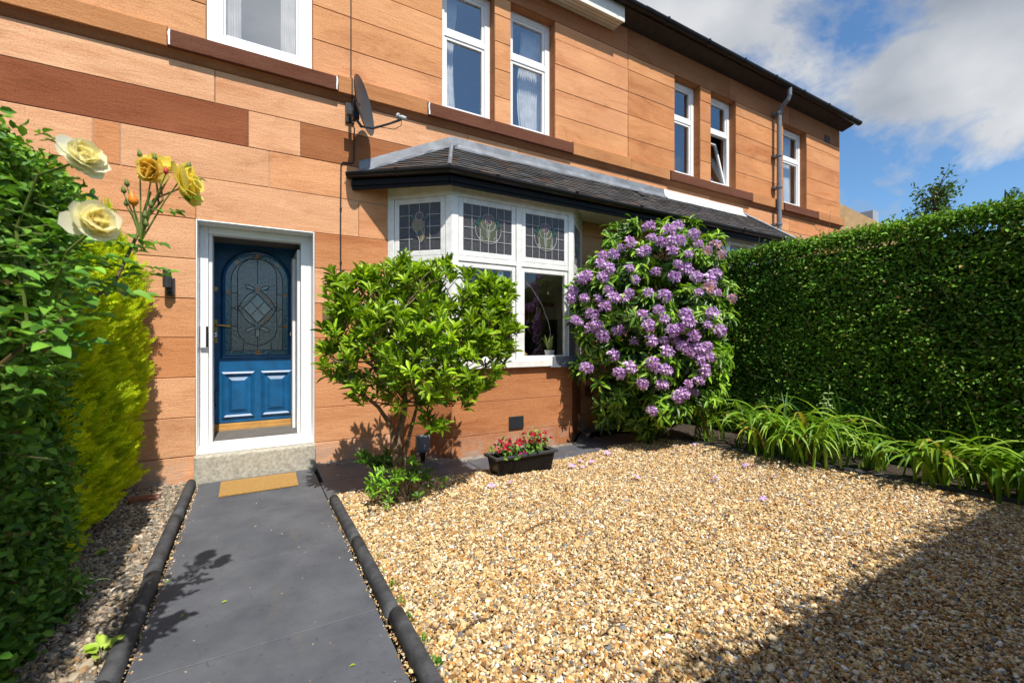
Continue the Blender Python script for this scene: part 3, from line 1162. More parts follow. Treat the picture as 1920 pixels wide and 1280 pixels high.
def porch_roof(house, xa, xb, first):
    rn = random.Random(3 + first)
    sl_ = MB()
    E = [Vector((x, y, ZE)) for x, y in EV]
    T0, T1 = Vector((TX0, 0, ZT)), Vector((TX1, 0, ZT))
    slates(sl_, E[1], E[2], T0, T1, rn, xa, xb)
    if first:
        slates(sl_, E[0], E[1], T0, T0, rn, xa, xb)
    else:
        slates(sl_, E[2], E[3], T1, T1, rn, xa, xb)
    # boarding below the slates
    cl = lambda p: Vector((min(max(p.x, xa), xb), p.y, p.z - .012))
    sl_.add([cl(E[1]), cl(E[2]), cl(T1), cl(T0)], [(0, 1, 2, 3)], (.03, .03, .03, 1))
    if first: sl_.add([E[0] - Vector((0, 0, .012)), cl(E[1]), cl(T0)], [(0, 1, 2)], (.03, .03, .03, 1))
    else: sl_.add([cl(E[2]), E[3] - Vector((0, 0, .012)), cl(T1)], [(0, 1, 2)], (.03, .03, .03, 1))
    ro = sl_.build('slate_roof', 'slate', house)
    # soffit, fascia
    s = MB()
    pts = [p for p in EV]
    poly = [EV[0], EV[1], (xb, -.65), (xb, 0)] if first else [(xa, 0), (xa, -.65), EV[2], EV[3]]
    s.loft([[(x, y, 2.905) for x, y in poly], [(x, y, 2.925) for x, y in poly]])
    s.build('soffit', 'cream', house)
    fa = MB()
    segs = [(EV[0], EV[1]), (EV[1], (xb, -.65))] if first else [((xa, -.65), EV[2]), (EV[2], EV[3])]
    for a, b in segs:
        T, L = facet(a, b)
        fa.box(-.006, -.022, 2.815, L + .006, .0, 2.972, T=T)
        fa.box(-.008, -.036, 2.85, L + .008, -.0225, 2.90, T=T)
    fa.build('fascia', 'blackwood', house)
    off = .07
    gp = [(EV[0][0] - .06, -.002 - off * .2, 2.972), (EV[1][0] - .03, EV[1][1] - off, 2.965), (xb, -.65 - off, 2.955)] if first else \
         [(xa, -.65 - off, 2.955), (EV[2][0] + .03, -.65 - off, 2.945), (EV[3][0] + .05, -.01, 2.945)]
    gutter_path(gp, .052).build('gutter', 'black', house, smooth=False)
    # lead: along the wall, over the hip
    le = MB()
    def strip(A, B, u0, u1, nx=14, wob=.004):
        """sheet dressed on the slates from u0 below the wall line up to it, then up the wall"""
        up = Vector((0, 0, 1))
        rings = []
        for k in range(nx + 1):
            p = A.lerp(B, k / nx)
            j = lambda: rn.uniform(-wob, wob)
            rings.append([p + u0 + Vector((j(), j(), .032 + j())), p + u0 * .45 + Vector((0, j(), .034 + j())), p + Vector((0, -.02, .034)), p + Vector((0, -.009, .115 + j())), p + Vector((0, .004, .115)),
                          p + Vector((0, .004, -.02)), p + u0 + Vector((0, 0, .010))])
        return rings
    A, B = (T0, Vector((xb, 0, ZT))) if first else (Vector((xa, 0, ZT)), Vector((5.55, 0, ZT)))
    slope = Vector((0, -.65, ZE - ZT)).normalized() * .115
    le.loft(strip(A, B, slope, 0))
    if first:
        sd = (Vector((.9, -.9, -.75))).normalized() * .10
        le.loft(strip(E[0] + Vector((.05, 0, .02)), T0, Vector((.06, -.085, -.005)), 0))
    le.build('lead_flashing', 'lead', ro)
    le = MB()
    le.tube([T0 + Vector((0, -.01, .03)), (E[1] if first else E[1]) + Vector((0, 0, .03))] if first else [T1 + Vector((0, -.01, .03)), E[2] + Vector((0, 0, .03))], .022, 6)
    le.build('hip_flashing', 'lead', ro)
    if not first:
        wf = MB()
        wf.loft(strip(Vector((5.56, 0, ZT)), T1, slope * .95, 0))
        wf.build('painted_flashing', 'oldwhite', ro)


def main_roof(house, x0, x1, white):
    r = MB()
    prof = [(-.24, 6.00), (4.1, 8.75), (8.5, 6.02), (8.5, 5.95), (4.1, 8.66), (-.24, 5.94)]
    r.loft([[(x0, y, z) for y, z in prof], [(x1, y, z) for y, z in prof]])
    r.build('roof', 'rooftile', house)
    s = MB()
    if white:
        s.box(x0, -.215, 5.735, 4.50, -.001, 5.93)
        s.box(x0, -.235, 5.715, 4.50, -.216, 5.935)
        so_ = s.build('soffit', 'cream', house)
        gr = MB()
        for k in range(3):
            y = -.165 + k * .055
            gr.box(x0, y - .002, 5.732, 4.495, y + .002, 5.7345)
        gr.build('groove', 'grey', so_)
    else:
        prof = [(-.235, 5.985), (-.235, 5.945), (-.16, 5.915), (-.002, 5.87), (-.002, 5.985)]
        s.loft([[(x0 - .29, y, z) for y, z in prof], [(x1 + .10, y, z) for y, z in prof]])
        s.build('soffit', 'darkbrown', house)
    gutter_path([(x0, -.30, 5.985), (x1 + (0.0 if white else .18), -.30, 5.975)], .062).build('gutter', 'black', house)


# --- the house with the blue door
H1 = thing('terraced_house', 'red sandstone terraced house with blue front door and leaded bay window', 'house', (-1.0, 0, 0))
OPS1 = [DOOR, BAY1, W_L, W_1A, W_1B]
house_wall(-4.5, PARTY, OPS1, 11, [(-.633, .74), (1.68, 3.72)], [TAN, (.58, .275, .122), (.60, .285, .128), (.63, .315, .150)]).build('wall', 'stone', H1)
shell(-4.5, PARTY - .01, 0).build('side_wall', 'stone', H1)
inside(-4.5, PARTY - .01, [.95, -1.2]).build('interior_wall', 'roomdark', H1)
sash_window(H1, W_L, .06, single=True, glassm='glassmirror', curtains=[(-.33, -.10, 0), (.24, .45, 0)])
sash_window(H1, W_1A, .13, .62, curtains=[(1.93, 2.17, .9)])
sash_window(H1, W_1B, .13, .62, curtains=[(3.12, 3.44, -.9)])
window_sill(H1, -.633, .74, (-.62, .725))
window_sill(H1, 1.68, 3.72, (1.69,))
bay_wall(H1)
BW = bay_window(H1)
porch_roof(H1, -9, PARTY, True)
main_roof(H1, -4.7, PARTY, True)
# air brick low in the bay
v = MB()
v.box(2.47, -.512, .262, 2.66, -.45, .402)
for i in range(13):
    v.box(2.478 + i * .0142, -.522, .268, 2.483 + i * .0142, -.513, .396)
for j in range(9):
    v.box(2.474, -.519, .270 + j * .0152, 2.656, -.5125, .2745 + j * .0152)
v.build('air_brick', 'darkgrey', H1)
# grey metal capping on the bay's sill corner
v = MB()
T, L = facet(BX[1], BX[2])
for (a, b) in ((L - .34, L + .035),):
    v.box(a, -.052, .965, b, -.036, 1.07, T=T); v.box(a - .05, -.075, .945, b + .03, -.036, .963, T=T)
v.box(L - .075, -.014, 1.07, L + .004, -.002, 1.48, T=T)
T, L = facet(BX[2], BX[3])
v.box(-.02, -.052, .965, .34, -.036, 1.07, T=T); v.box(.0, -.014, 1.07, .07, -.002, 1.52, T=T)
v.build('sill_capping', 'grey', BW)

# --- the door: a white frame set back in a white lined reveal, a small vestibule, the blue door
fr = MB()
x0, x1 = DOOR[0], DOOR[1]
FY = .19
fr.box(x0 + .012, FY, .30, x0 + .078, FY + .10, 2.322); fr.box(x1 - .105, FY, .30, x1 - .012, FY + .10, 2.322)
fr.box(x0 + .078, FY, 2.255, x1 - .105, FY + .10, 2.322)
fr.box(x0, -.012, .245, x1, FY + .10, .298)
fr.box(x0 + .0, -.012, .299, x0 + .011, FY + .10, 2.333); fr.box(x1 - .011, -.012, .299, x1, FY + .10, 2.333)
fr.box(x0 + .011, -.012, 2.323, x1 - .011, FY + .10, 2.333)
FRAME = fr.build('door_frame', 'white', H1, bevel=.004)
ra = MB()
ra.box(x0 + .080, FY + .02, .302, x0 + .108, .42, 2.253)
ra.build('guide_rail', 'white', FRAME, bevel=.003)
ra = MB()
ra.box(x1 - .132, FY + .10, .300, x1 - .106, .80, 2.20); ra.box(x1 - .158, .56, .305, x1 - .133, .80, 2.15)
ra.build('storm_door', 'white', FRAME, bevel=.003)
rv = MB()
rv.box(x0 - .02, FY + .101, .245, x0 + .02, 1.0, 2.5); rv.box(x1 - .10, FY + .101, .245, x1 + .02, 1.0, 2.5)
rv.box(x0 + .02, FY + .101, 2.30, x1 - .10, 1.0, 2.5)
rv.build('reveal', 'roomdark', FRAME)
lk = MB()
lk.box(x0 + .018, FY - .035, 1.19, x0 + .080, FY - .001, 1.40)
LK = lk.build('lock_case', 'white', FRAME, bevel=.008)
lk = MB()
lk.box(x0 + .062, FY - .04, 1.20, x0 + .080, FY - .0355, 1.39)
lk.build('lock_plate', 'black', LK, bevel=.002)
st = MB()
st.block(x0 - .008, -.03, x1 + .006, .243, -.085, .30, .012)
st.build('doorstep', 'concrete', H1, bevel=.006)
ml = MB()
ml.box(x0 + .021, FY + .101, .22, x1 - .101, .84, .262)
for k in range(36):
    ml.box(x0 + .05, FY + .115 + k * .0145, .2625, x1 - .12, FY + .121 + k * .0145, .267)
ml.build('threshold_mat', 'matspeck', H1)
ok = MB()
ok.box(x0 + .021, .805, .263, x1 - .101, .99, .330); ok.box(x0 + .021, .825, .331, x1 - .101, .99, .368)
ok.build('threshold', 'oak', H1, bevel=.004)

DY = .285            # face of the blue door
ACX, AHW = .037, .285
d = MB()
d.box(-.355, DY, .465, .385, DY + .045, 2.30)
DO = d.build('front_door', 'blue', H1)
m = MB()


def arch(hw, zb, zs, n=20):
    return [(ACX - hw, zb)] + [(ACX + hw, zb)] + [(ACX + hw * math.cos(math.pi * k / n), zs + hw * 1.0 * math.sin(math.pi * k / n)) for k in range(n + 1)]


def band(mb, o1, o2, y0, y1, y2):
    n = len(o1)
    mid = [((a + c) / 2, (b + d_) / 2) for (a, b), (c, d_) in zip(o1, o2)]
    mb.loft([[(x, y0, z) for x, z in o1], [(x, y1, z) for x, z in o1], [(x, y2, z) for x, z in mid], [(x, y1 , z) for x, z in o2], [(x, y0, z) for x, z in o2]], cap=False)


band(m, arch(.306, 1.082, 1.845), arch(.268, 1.116, 1.845), DY, DY - .012, DY - .026)
m.build('glazing_moulding', 'blue', DO, smooth=False)
pn = MB()
for (a, b) in ((-.262, .012), (.066, .338)):
    rect = lambda e: [(a + e, .505 + e), (b - e, .505 + e), (b - e, .955 - e), (a + e, .955 - e)]
    band(pn, rect(0), rect(.034), DY, DY - .010, DY - .020)
    for (e0, e1, h0, h1) in ((.055, .085, 0, .014),):
        o1, o2 = rect(e0), rect(e1)
        pn.loft([[(x, DY - h0, z) for x, z in o1], [(x, DY - h1, z) for x, z in o2]], cap=True)
pn.build('raised_panel', 'blue', DO)
gl = MB()
gl.prism(arch(.276, 1.115, 1.845), lambda u, w_, z: (u, w_, z), DY - .002, DY - .006)
GL = gl.build('glass_panel', 'doorglass', DO)
Tg = lambda u, w_, z: (u, w_, z)
gm = []


def gpiece(mt, o):
    gm.append((mt, MB().prism(o, Tg, DY - .0065, DY - .0095)))


def ell(cx, cz, rx, rz, ang=0, n=12):
    return [(cx + rx * math.cos(2 * math.pi * k / n) * math.cos(ang) - rz * math.sin(2 * math.pi * k / n) * math.sin(ang),
             cz + rx * math.cos(2 * math.pi * k / n) * math.sin(ang) + rz * math.sin(2 * math.pi * k / n) * math.cos(ang)) for k in range(n)]


# teal border
zs_ = 1.845
for s in (-1, 1):
    xa, xb = ACX + s * .272, ACX + s * .222
    for k in range(4):
        z0_ = 1.12 + k * .182
        o = [(xa, z0_), (xb, z0_), (xb, z0_ + .178), (xa, z0_ + .178)]
        gpiece('teal', o if s < 0 else o[::-1])
for k in range(8):
    a0, a1 = math.pi * k / 8 + .02, math.pi * (k + 1) / 8 - .02
    o = [(ACX + .272 * math.cos(a0), zs_ + .272 * math.sin(a0)), (ACX + .272 * math.cos((a0 + a1) / 2), zs_ + .272 * math.sin((a0 + a1) / 2)), (ACX + .272 * math.cos(a1), zs_ + .272 * math.sin(a1)),
         (ACX + .222 * math.cos(a1), zs_ + .222 * math.sin(a1)), (ACX + .222 * math.cos(a0), zs_ + .222 * math.sin(a0))]
    gpiece('teal', o)
for k in range(3):
    a = ACX - .215 + k * .146
    gpiece('teal', [(a, 1.12), (a + .138, 1.12), (a + .138, 1.158), (a, 1.158)])
for s in (-1, 1):
    for z in (1.40, 1.72):
        gm.append(('amber', MB().prism(ell(ACX + s * .246, z, .030, .016), Tg, DY - .0095, DY - .012)))
    a = math.pi / 2 + s * math.pi / 4
    gm.append(('amber', MB().prism(ell(ACX + .246 * math.cos(a), zs_ + .246 * math.sin(a), .022, .022), Tg, DY - .0095, DY - .012)))
for z in (1.14, 2.09):
    gm.append(('amber', MB().prism(ell(ACX, z, .026, .026), Tg, DY - .0095, DY - .012)))
# centre: four bevelled lozenges, curls round them
cz = 1.575
for (i, j) in ((0, 1), (1, 0), (0, -1), (-1, 0)):
    cx_, cz_ = ACX + i * .060, cz + j * .072
    gm.append(('bevel', MB().prism([(cx_ - .056, cz_), (cx_, cz_ - .067), (cx_ + .056, cz_), (cx_, cz_ + .067)], Tg, DY - .0065, DY - .011)))
for sx in (-1, 1):
    for sz in (-1, 1):
        gpiece('bevel' if sx < 0 else 'amber', ell(ACX + sx * .092, cz + sz * .098, .062, .011, -sx * sz * .87))
        gpiece('bevel', ell(ACX + sx * .062, cz + sz * .205, .040, .013, sx * sz * .45))
    gpiece('bevel', ell(ACX + sx * .162, cz, .030, .012))
gpiece('bevel', ell(ACX, cz - .24, .016, .045))
gpiece('amber', ell(ACX, cz + .19, .014, .04))
for k, v_ in gm:
    v_.build('coloured_glass', k, DO)
ld = MB()


def dl(pts, r=.0032):
    ld.tube([(u, DY - .010, z) for u, z in pts], r, 5)


dl([(ACX + .222 * math.cos(math.pi * k / 20), zs_ + .222 * math.sin(math.pi * k / 20)) for k in range(21)])
for s in (-1, 1):
    dl([(ACX + s * .222, 1.16), (ACX + s * .222, zs_)])
    for z in (1.40, 1.72):
        dl([(ACX + s * .17, z), (ACX + s * .272, z)])
    dl([(ACX + s * .06, cz + .19), (ACX + s * .10, cz + .19)])
    dl([(ACX + s * .12, 1.16), (ACX + s * .12, 1.24)])
    dl([(ACX + s * .19, cz), (ACX + s * .222, cz)])
dl([(ACX - .272, 1.16), (ACX + .272, 1.16)])
dl([(ACX + .17 * math.cos(t), 1.60 + (.30 if math.sin(t) > 0 else -.22) + .17 * math.sin(t) * 1.0) for t in [2 * math.pi * k / 40 for k in range(41)]])
dl([(ACX, zs_ + .222), (ACX, cz + .24)]); dl([(ACX, cz - .28), (ACX, 1.16)])
for sx in (-1, 1):
    dl([(ACX, cz + .145), (ACX + sx * .122, cz), (ACX, cz - .145)], .005)
    dl([(ACX + sx * .06, cz + .072), (ACX - sx * .06, cz - .072)], .004)
    for sz in (-1, 1):
        dl(ell(ACX + sx * .062, cz + sz * .205, .044, .017, sx * sz * .45) + [ell(ACX + sx * .062, cz + sz * .205, .044, .017, sx * sz * .45)[0]])
        dl([(ACX + sx * (.02 + .145 * t), cz + sz * (.175 * (1 - t) + .03 * math.sin(t * math.pi))) for t in [k / 8 for k in range(9)]], .004)
    dl(ell(ACX + sx * .162, cz, .034, .016) + [ell(ACX + sx * .162, cz, .034, .016)[0]])
dl(ell(ACX, cz - .24, .020, .05) + [ell(ACX, cz - .24, .02, .05)[0]])
ld.build('leading', 'camedark', DO)
hn = MB()
hn.box(-.335, DY - .012, 1.235, -.295, DY - .001, 1.46)
hn.tube([(-.315, DY - .012, 1.405), (-.315, DY - .055, 1.405), (-.30, DY - .06, 1.405), (-.19, DY - .055, 1.40)], .010, 8)
hn.build('handle', 'brass', DO, bevel=.002)
hn = MB()
hn.lathe([(.024, 0), (.024, .012), (.018, .016)], (-.315, DY - .001, 1.755), (0, -1, 0))
hn.build('lock', 'brass', DO, bevel=.002)
hn = MB()
hn.lathe([(.018, 0), (.018, .05), (.026, .052), (.026, .07), (.012, .075)], (-.312, DY - .012, 1.315), (0, -1, 0))
hn.build('knob', 'chrome', DO, smooth=True)
hn = MB()
hn.lathe([(.012, 0), (.012, .03), (.022, .034), (.022, .052)], (.345, DY - .001, 1.33), (-.4, -1, 0))
hn.build('knob', 'chrome', DO, smooth=True)
for xx in (-.305, .365):
    gr = MB()
    gr.tube([(xx, DY - .004, .80 - .02), (xx - .012, DY - .022, .78), (xx - .012, DY - .022, .66), (xx, DY - .004, .63)], .006, 6)
    gr.build('draught_clip', 'blackwood', DO)

# the door is 0.82 m wide and hangs at the back of the vestibule
DM = Matrix.Translation((.04, .85, 1.27)) @ Matrix.Scale(1.111, 4) @ Matrix.Translation((-.037, -DY, -1.27))
for o in [DO] + list(DO.children):
    o.data.transform(DM)

# --- the neighbour's house
H2 = thing('terraced_house', 'red sandstone end house with grey downpipe and dark eaves, beyond the rhododendron', 'house', (8.0, 0, 0))
house_wall(PARTY, 11.2, [BAY2, W_2A, W_2B, W_3], 23, [(5.64, 7.82), (8.85, 10.15)], [(.55, .245, .102), ORANGE, (.58, .27, .12), (.52, .222, .09)]).build('wall', 'stone', H2)
shell(PARTY + .01, 11.2, 0).build('side_wall', 'stone', H2)
inside(PARTY + .01, 11.2, [8.7]).build('interior_wall', 'roomdark', H2)
sash_window(H2, W_2A, .13, .62, curtains=[(5.86, 6.02, .5)])
sash_window(H2, W_2B, .13, .62, tilt=R(13))
sash_window(H2, W_3, .13, .62, curtains=[(9.5, 9.75, -.4)])
window_sill(H2, 5.64, 7.82)
window_sill(H2, 8.85, 10.15)
cs = MB(); cs.block(11.2, 3.765, 11.27, 3.938, -.065, 8.2, .004, (.45, .2, .085, .3)); cs.build('string_course', 'stone', H2)
bay_wall(H2, mirror=9.77, seed=9)
f = MB()
MBX = [(9.77 - x, y) for x, y in BX][::-1]
for k in range(3):
    T, L = facet(MBX[k], MBX[k + 1])
    f.box(0, 0, 1.03, .08, .1, 2.77, T=T); f.box(L - .08, 0, 1.03, L, .1, 2.77, T=T)
    f.box(0, -.035, .955, L, .12, 1.03, T=T); f.box(0, -.004, 2.77, L, .12, 2.90, T=T); f.box(.08, 0, 2.08, L - .08, .1, 2.17, T=T)
    if k == 1: f.box(L / 2 - .04, 0, 1.03, L / 2 + .04, .1, 2.77, T=T)
BW2 = f.build('bay_window', 'white', H2, bevel=.005)
g = MB()
for k in range(3):
    T, L = facet(MBX[k], MBX[k + 1])
    g.add([T(.06, .05, 1.02), T(L - .06, .05, 1.02), T(L - .06, .05, 2.78), T(.06, .05, 2.78)], [(0, 1, 2, 3)])
g.build('pane', 'glass', BW2)
porch_roof(H2, PARTY, 20, False)
main_roof(H2, PARTY, 11.2, False)
dp = MB()
DPX = 8.60
dp.tube([(DPX, -.30, 5.95), (DPX, -.30, 5.80), (DPX - .0, -.27, 5.73), (DPX - .0, -.15, 5.64), (DPX, -.115, 5.56), (DPX, -.115, 3.30), (DPX, -.115, 3.12)], .042, 12)
for z in (5.55, 4.75, 4.15, 3.45):
    dp.lathe([(.054, -.02), (.054, .02)], (DPX, -.115, z), n=14)
    dp.box(DPX - .075, -.07, z - .02, DPX + .075, -.001, z + .02)
dp.build('downpipe', 'grey', H2, smooth=False)
vb = MB()
vb.box(10.55, -.012, 5.50, 10.75, .0, 5.64)
vb.build('air_brick', 'darkbrown', H2)

# ------------------------------------------------------------------ hedges
PRIVET = [(.125, .29, .022), (.155, .33, .027), (.10, .235, .018), (.19, .37, .032), (.125, .28, .027)]


def hedge_faces(n, faces):
    """random points on rectangles (origin, edge, edge, outward normal)"""
    ar = np.array([np.linalg.norm(np.cross(f[1], f[2])) for f in faces])
    idx = rng.choice(len(faces), n, p=ar / ar.sum())
    O = np.array([f[0] for f in faces], float)[idx]
    A = np.array([f[1] for f in faces], float)[idx]
    B = np.array([f[2] for f in faces], float)[idx]
    Nn = np.array([f[3] for f in faces], float)[idx]
    return O + A * rng.uniform(0, 1, (n, 1)) + B * rng.uniform(0, 1, (n, 1)), Nn


def lump(P, a=0.05):
    x, y, z = P.T
    return a * (np.sin(x * 3.1 + 1.3 * np.sin(z * 2.7 + y)) * np.sin(y * 3.7 + 1.1 * np.sin(z * 3.3)) * np.sin(z * 4.1 + x + 0.7 * np.sin(y * 5)) +
                .6 * np.sin(y * 8.3 + z * 3.1 + 2) * np.sin(z * 9.1 - y * 2 + x * 8))


def privet_hedge(parent, faces, n, leaf, pal, depth=0.11, up=0.5, tm=OVAL, amp=.06, matn='privet', name='foliage'):
    P, Nn = hedge_faces(n, faces)
    # leaves gather on shoots: jitter groups together
    g = rng.integers(0, max(1, n // 7), n)
    k = rng.permutation(n)[:max(1, n // 7)]
    P, Nn = P[k][g] + rng.normal(0, .028, (n, 3)), Nn[k][g]
    P = P + Nn * (lump(P, amp)[:, None] - np.abs(rng.normal(0, depth, (n, 1))) + .02)
    P[:, 2] = np.maximum(P[:, 2], .02)
    D = rnd(n) * .62 + Nn * .45 + np.array([0, -.1, .10])
    Nl = Nn * .7 + np.array([0, -.35, up]) + rnd(n) * .45
    L = rng.uniform(.7, 1.25, n) * leaf
    col = pick(pal, n, .22)
    # patches of older and newer growth, the odd brown leaf
    pt_ = (np.sin(P[:, 1] * 2.3 + 1.7 * np.sin(P[:, 2] * 2.1)) * np.sin(P[:, 2] * 3.1 + P[:, 1]))[:, None]
    col = col * (1 + .22 * pt_ * np.array([[1.3, 1.0, .6]]))
    brn = rng.uniform(0, 1, n) < .012
    col[brn] = pick([(.24, .13, .05), (.32, .22, .06)], int(brn.sum()))
    c = Cloud()
    c.put(tm, P, D, Nl, L, L * .62, np.clip(col, .004, .9))
    return c.build(name, matn, parent)


def core(parent, lo, hi, name='dark_core'):
    """solid box whose near black colour stands for the shade inside a clipped hedge"""
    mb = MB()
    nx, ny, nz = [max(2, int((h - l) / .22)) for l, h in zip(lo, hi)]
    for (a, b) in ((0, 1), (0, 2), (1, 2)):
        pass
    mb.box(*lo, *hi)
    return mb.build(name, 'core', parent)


def twigs(parent, faces, n, r=.003, L=.35, name='twig', matn='twig'):
    P, Nn = hedge_faces(n, faces)
    mb = MB()
    for p, q in zip(P, Nn):
        p = p + q * (lump(p[None])[0] * .8 - .03)
        d = unit(np.array([0, 0, 1.0]) + rng.normal(0, .45, 3) + q * .25)
        l = L * rng.uniform(.4, 1.2)
        mb.tube([p, p + d * l * .5 + rng.normal(0, .012, 3), p + d * l + rng.normal(0, .02, 3)], [r, r * .8, r * .4], 4)
    return tag(mb.build(name, matn, parent), kind='stuff')


# right hand hedge, running from the house to the street
HX, HT = 5.50, 2.40
HR = thing('hedge', 'tall clipped dark green privet hedge along the right side of the gravel', 'hedge', (HX + .4, -2.4, 0))
y0, y1 = -5.4, -.12
fr_ = [((HX - .05, y0, .02), (0, y1 - y0, 0), (.09, 0, HT - .02), (-1, 0, .05)),
       ((HX + .04, y0, HT), (0, y1 - y0, 0), (.5, 0, .04), (0, 0, 1))]
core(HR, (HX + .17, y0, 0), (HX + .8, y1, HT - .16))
privet_hedge(HR, fr_[:1], 125000, .037, PRIVET + [(.16, .20, .02), (.06, .14, .014)], .085, .75, amp=.035)
privet_hedge(HR, fr_[1:], 28000, .036, [(.13, .28, .025), (.17, .32, .03), (.09, .20, .02)], .05, .9, amp=.03, name='top_growth')
twigs(HR, fr_[:1], 260, .0028, .34)
# new shoots standing out of the top
sh, shl = MB(), Cloud()
for k in range(70):
    yy = random.uniform(y0, y1)
    b = np.array([HX + random.uniform(.02, .35), yy, HT - .02 + random.uniform(-.02, .03)])
    h = random.uniform(.05, .15)
    t = b + np.array([random.uniform(-.03, .03), random.uniform(-.03, .03), h])
    sh.tube([b, t], [.002, .001], 4)
    m_ = random.randint(5, 9)
    tt = rng.uniform(.2, 1, (m_, 1))
    shl.put(OVAL, b + (t - b) * tt, rnd(m_) * .7 + [0, 0, .5], rnd(m_) * .5 + [0, 0, 1], rng.uniform(.022, .038, m_), rng.uniform(.013, .02, m_), pick([(.10, .24, .03), (.14, .28, .04)], m_))
tag(sh.build('shoot', 'twig', HR), kind='stuff')
tag(shl.build('shoot_leaf', 'leaf', HR), kind='stuff')

# hedge on the street side, behind the camera: it throws the shade over the near gravel
HF = thing('hedge', 'clipped privet hedge along the street at the front of the gravel, shading its near corner', 'hedge', (3.4, -5.9, 0))
a0, a1, fy, ft = .62, 6.4, -5.16, 2.28
core(HF, (a0 + .1, fy - .75, 0), (a1, fy - .07, ft - .05))  # solid box, made larger here to keep the cast shadow unbroken
privet_hedge(HF, [((a0, fy, 0), (a1 - a0, 0, 0), (0, 0, ft), (0, 1, 0)), ((a0, fy - .8, ft), (a1 - a0, 0, 0), (0, .8, 0), (0, 0, 1)), ((a0, fy - .8, 0), (0, .8, 0), (0, 0, ft), (-1, 0, 0))],
             30000, .04, PRIVET, .07)

# left hand hedge near the lens
HL = thing('hedge', 'leafy privet hedge on the left edge, nearest the camera, with roses growing through it', 'hedge', (-1.2, -3.0, 0))
x1_ = -.765
fl = [((x1_, -3.75, .02), (0, 1.84, 0), (0, 0, 1.95), (1, 0, .1)), ((x1_ - .62, -3.75, 2.06), (0, 1.84, 0), (.62, 0, -.12), (.2, 0, 1)),
      ((x1_ - .1, -3.75, 1.93), (0, 1.84, 0), (.12, 0, -.10), (.7, 0, .7))]
privet_hedge(HL, [((x1_ - .02, -5.6, .02), (0, 1.86, 0), (0, 0, 2.0), (1, 0, .1))], 14000, .040, [(.09, .22, .02), (.12, .27, .025), (.06, .16, .016)], .07, .75, name='near_growth')
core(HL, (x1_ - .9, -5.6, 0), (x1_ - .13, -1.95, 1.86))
GREEN2 = [(.09, .22, .02), (.12, .27, .025), (.06, .16, .016), (.17, .32, .03)]
privet_hedge(HL, fl[:1], 36000, .037, GREEN2, .08, .75, amp=.05)
privet_hedge(HL, fl[1:], 15000, .038, [(.14, .31, .03), (.18, .36, .04), (.09, .22, .022)], .05, .8, name='top_growth')
twigs(HL, [((x1_, -3.75, .02), (0, 1.84, 0), (0, 0, 1.6), (1, 0, .1))], 80, .003, .22)

# golden conifer between it and the house
CO = thing('conifer', 'golden yellow clipped conifer standing beside the door lamp, left of the path', 'conifer', (-1.25, -1.2, 0))
FR_V, FR_F = [], []
for i in range(6):
    t = i / 6
    for s in (-1, 1):
        w_ = .34 * (1 - t * .75)
        b = len(FR_V)
        FR_V += [(0, t, 0), (s * w_, t + .26, .05 * (1 - t)), (s * .02, t + .17, .02), (s * w_ * .55, t + .10, .03)]
        FR_F += [(b, b + 3, b + 1), (b, b + 1, b + 2)]
b = len(FR_V)
FR_V += [(-.03, .8, 0), (.03, .8, 0), (0, 1.15, 0)]
FR_F.append((b, b + 1, b + 2))
FROND = (np.array(FR_V, 'f'), np.array(FR_F, 'i'))
CYA, CYB, CH = -2.0, -.10, 2.03


def con_face(y, z):
    t = z / CH
    bul = np.interp(t, [0, .15, .35, .62, .85, 1.0], [-.90, -.87, -.845, -.835, -.87, -1.02])
    yy = (y - CYA) / (CYB - CYA)
    return bul - .10 * np.clip(1 - yy * 4.5, 0, 1) ** 2 + .015 * np.sin(y * 6 + z * 2)


n = 19000
yv = rng.uniform(CYA, CYB, n); zv = rng.uniform(.12, CH, n)
xv = con_face(yv, zv)
P = np.stack([xv, yv, zv], 1)
Nn = np.tile([1.0, -.25, .1], (n, 1))
back = rng.uniform(0, 1, n) < .12
Pt = np.stack([rng.uniform(-1.5, -.84, n), yv, CH - .03 + .05 * np.sin(yv * 5) + rng.uniform(-.06, .05, n)], 1)
P[back] = Pt[back]; Nn[back] = [0, -.2, 1]
# the end that faces the camera
en = (~back) & (rng.uniform(0, 1, n) < .17)
Pe = np.stack([rng.uniform(-1.4, -.78, n), CYA - .02 + rng.uniform(-.04, .06, n), zv], 1)
P[en] = Pe[en]; Nn[en] = [.3, -1, .1]
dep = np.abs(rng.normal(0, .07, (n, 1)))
P = P + unit(Nn) * (lump(P * 1.9, .07)[:, None] - dep + .03)
D = Nn * .75 + rnd(n) * .30 + np.array([0, -.25, .70])
Nl = rnd(n) * .6 + np.array([.1, -.9, .7])
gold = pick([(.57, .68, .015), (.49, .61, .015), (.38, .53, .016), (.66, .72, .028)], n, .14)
inner = pick([(.12, .22, .012), (.20, .30, .014), (.08, .16, .012), (.20, .12, .03)], n, .2)  # older inner sprays are greener, darkened further to paint shaded gaps
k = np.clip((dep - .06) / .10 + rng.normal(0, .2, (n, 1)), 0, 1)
Ls = rng.uniform(.06, .125, n)
c = Cloud()
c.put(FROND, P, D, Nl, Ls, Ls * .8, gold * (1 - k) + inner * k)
c.build('foliage', 'conifer', CO, smooth=False)
mb = MB()
rings = []
for z in np.linspace(0, CH - .12, 9):
    rings.append([(float(con_face(np.array(yq), np.array(z))) - .14, yq, z) for yq in np.linspace(CYA + .12, CYB - .1, 9)] + [(-1.5, CYB - .1, z), (-1.5, CYA + .12, z)])
mb.loft(rings)
mb.build('dark_core', 'core', CO)  # solid dark filling behind the sprays, inner shade put into its colour
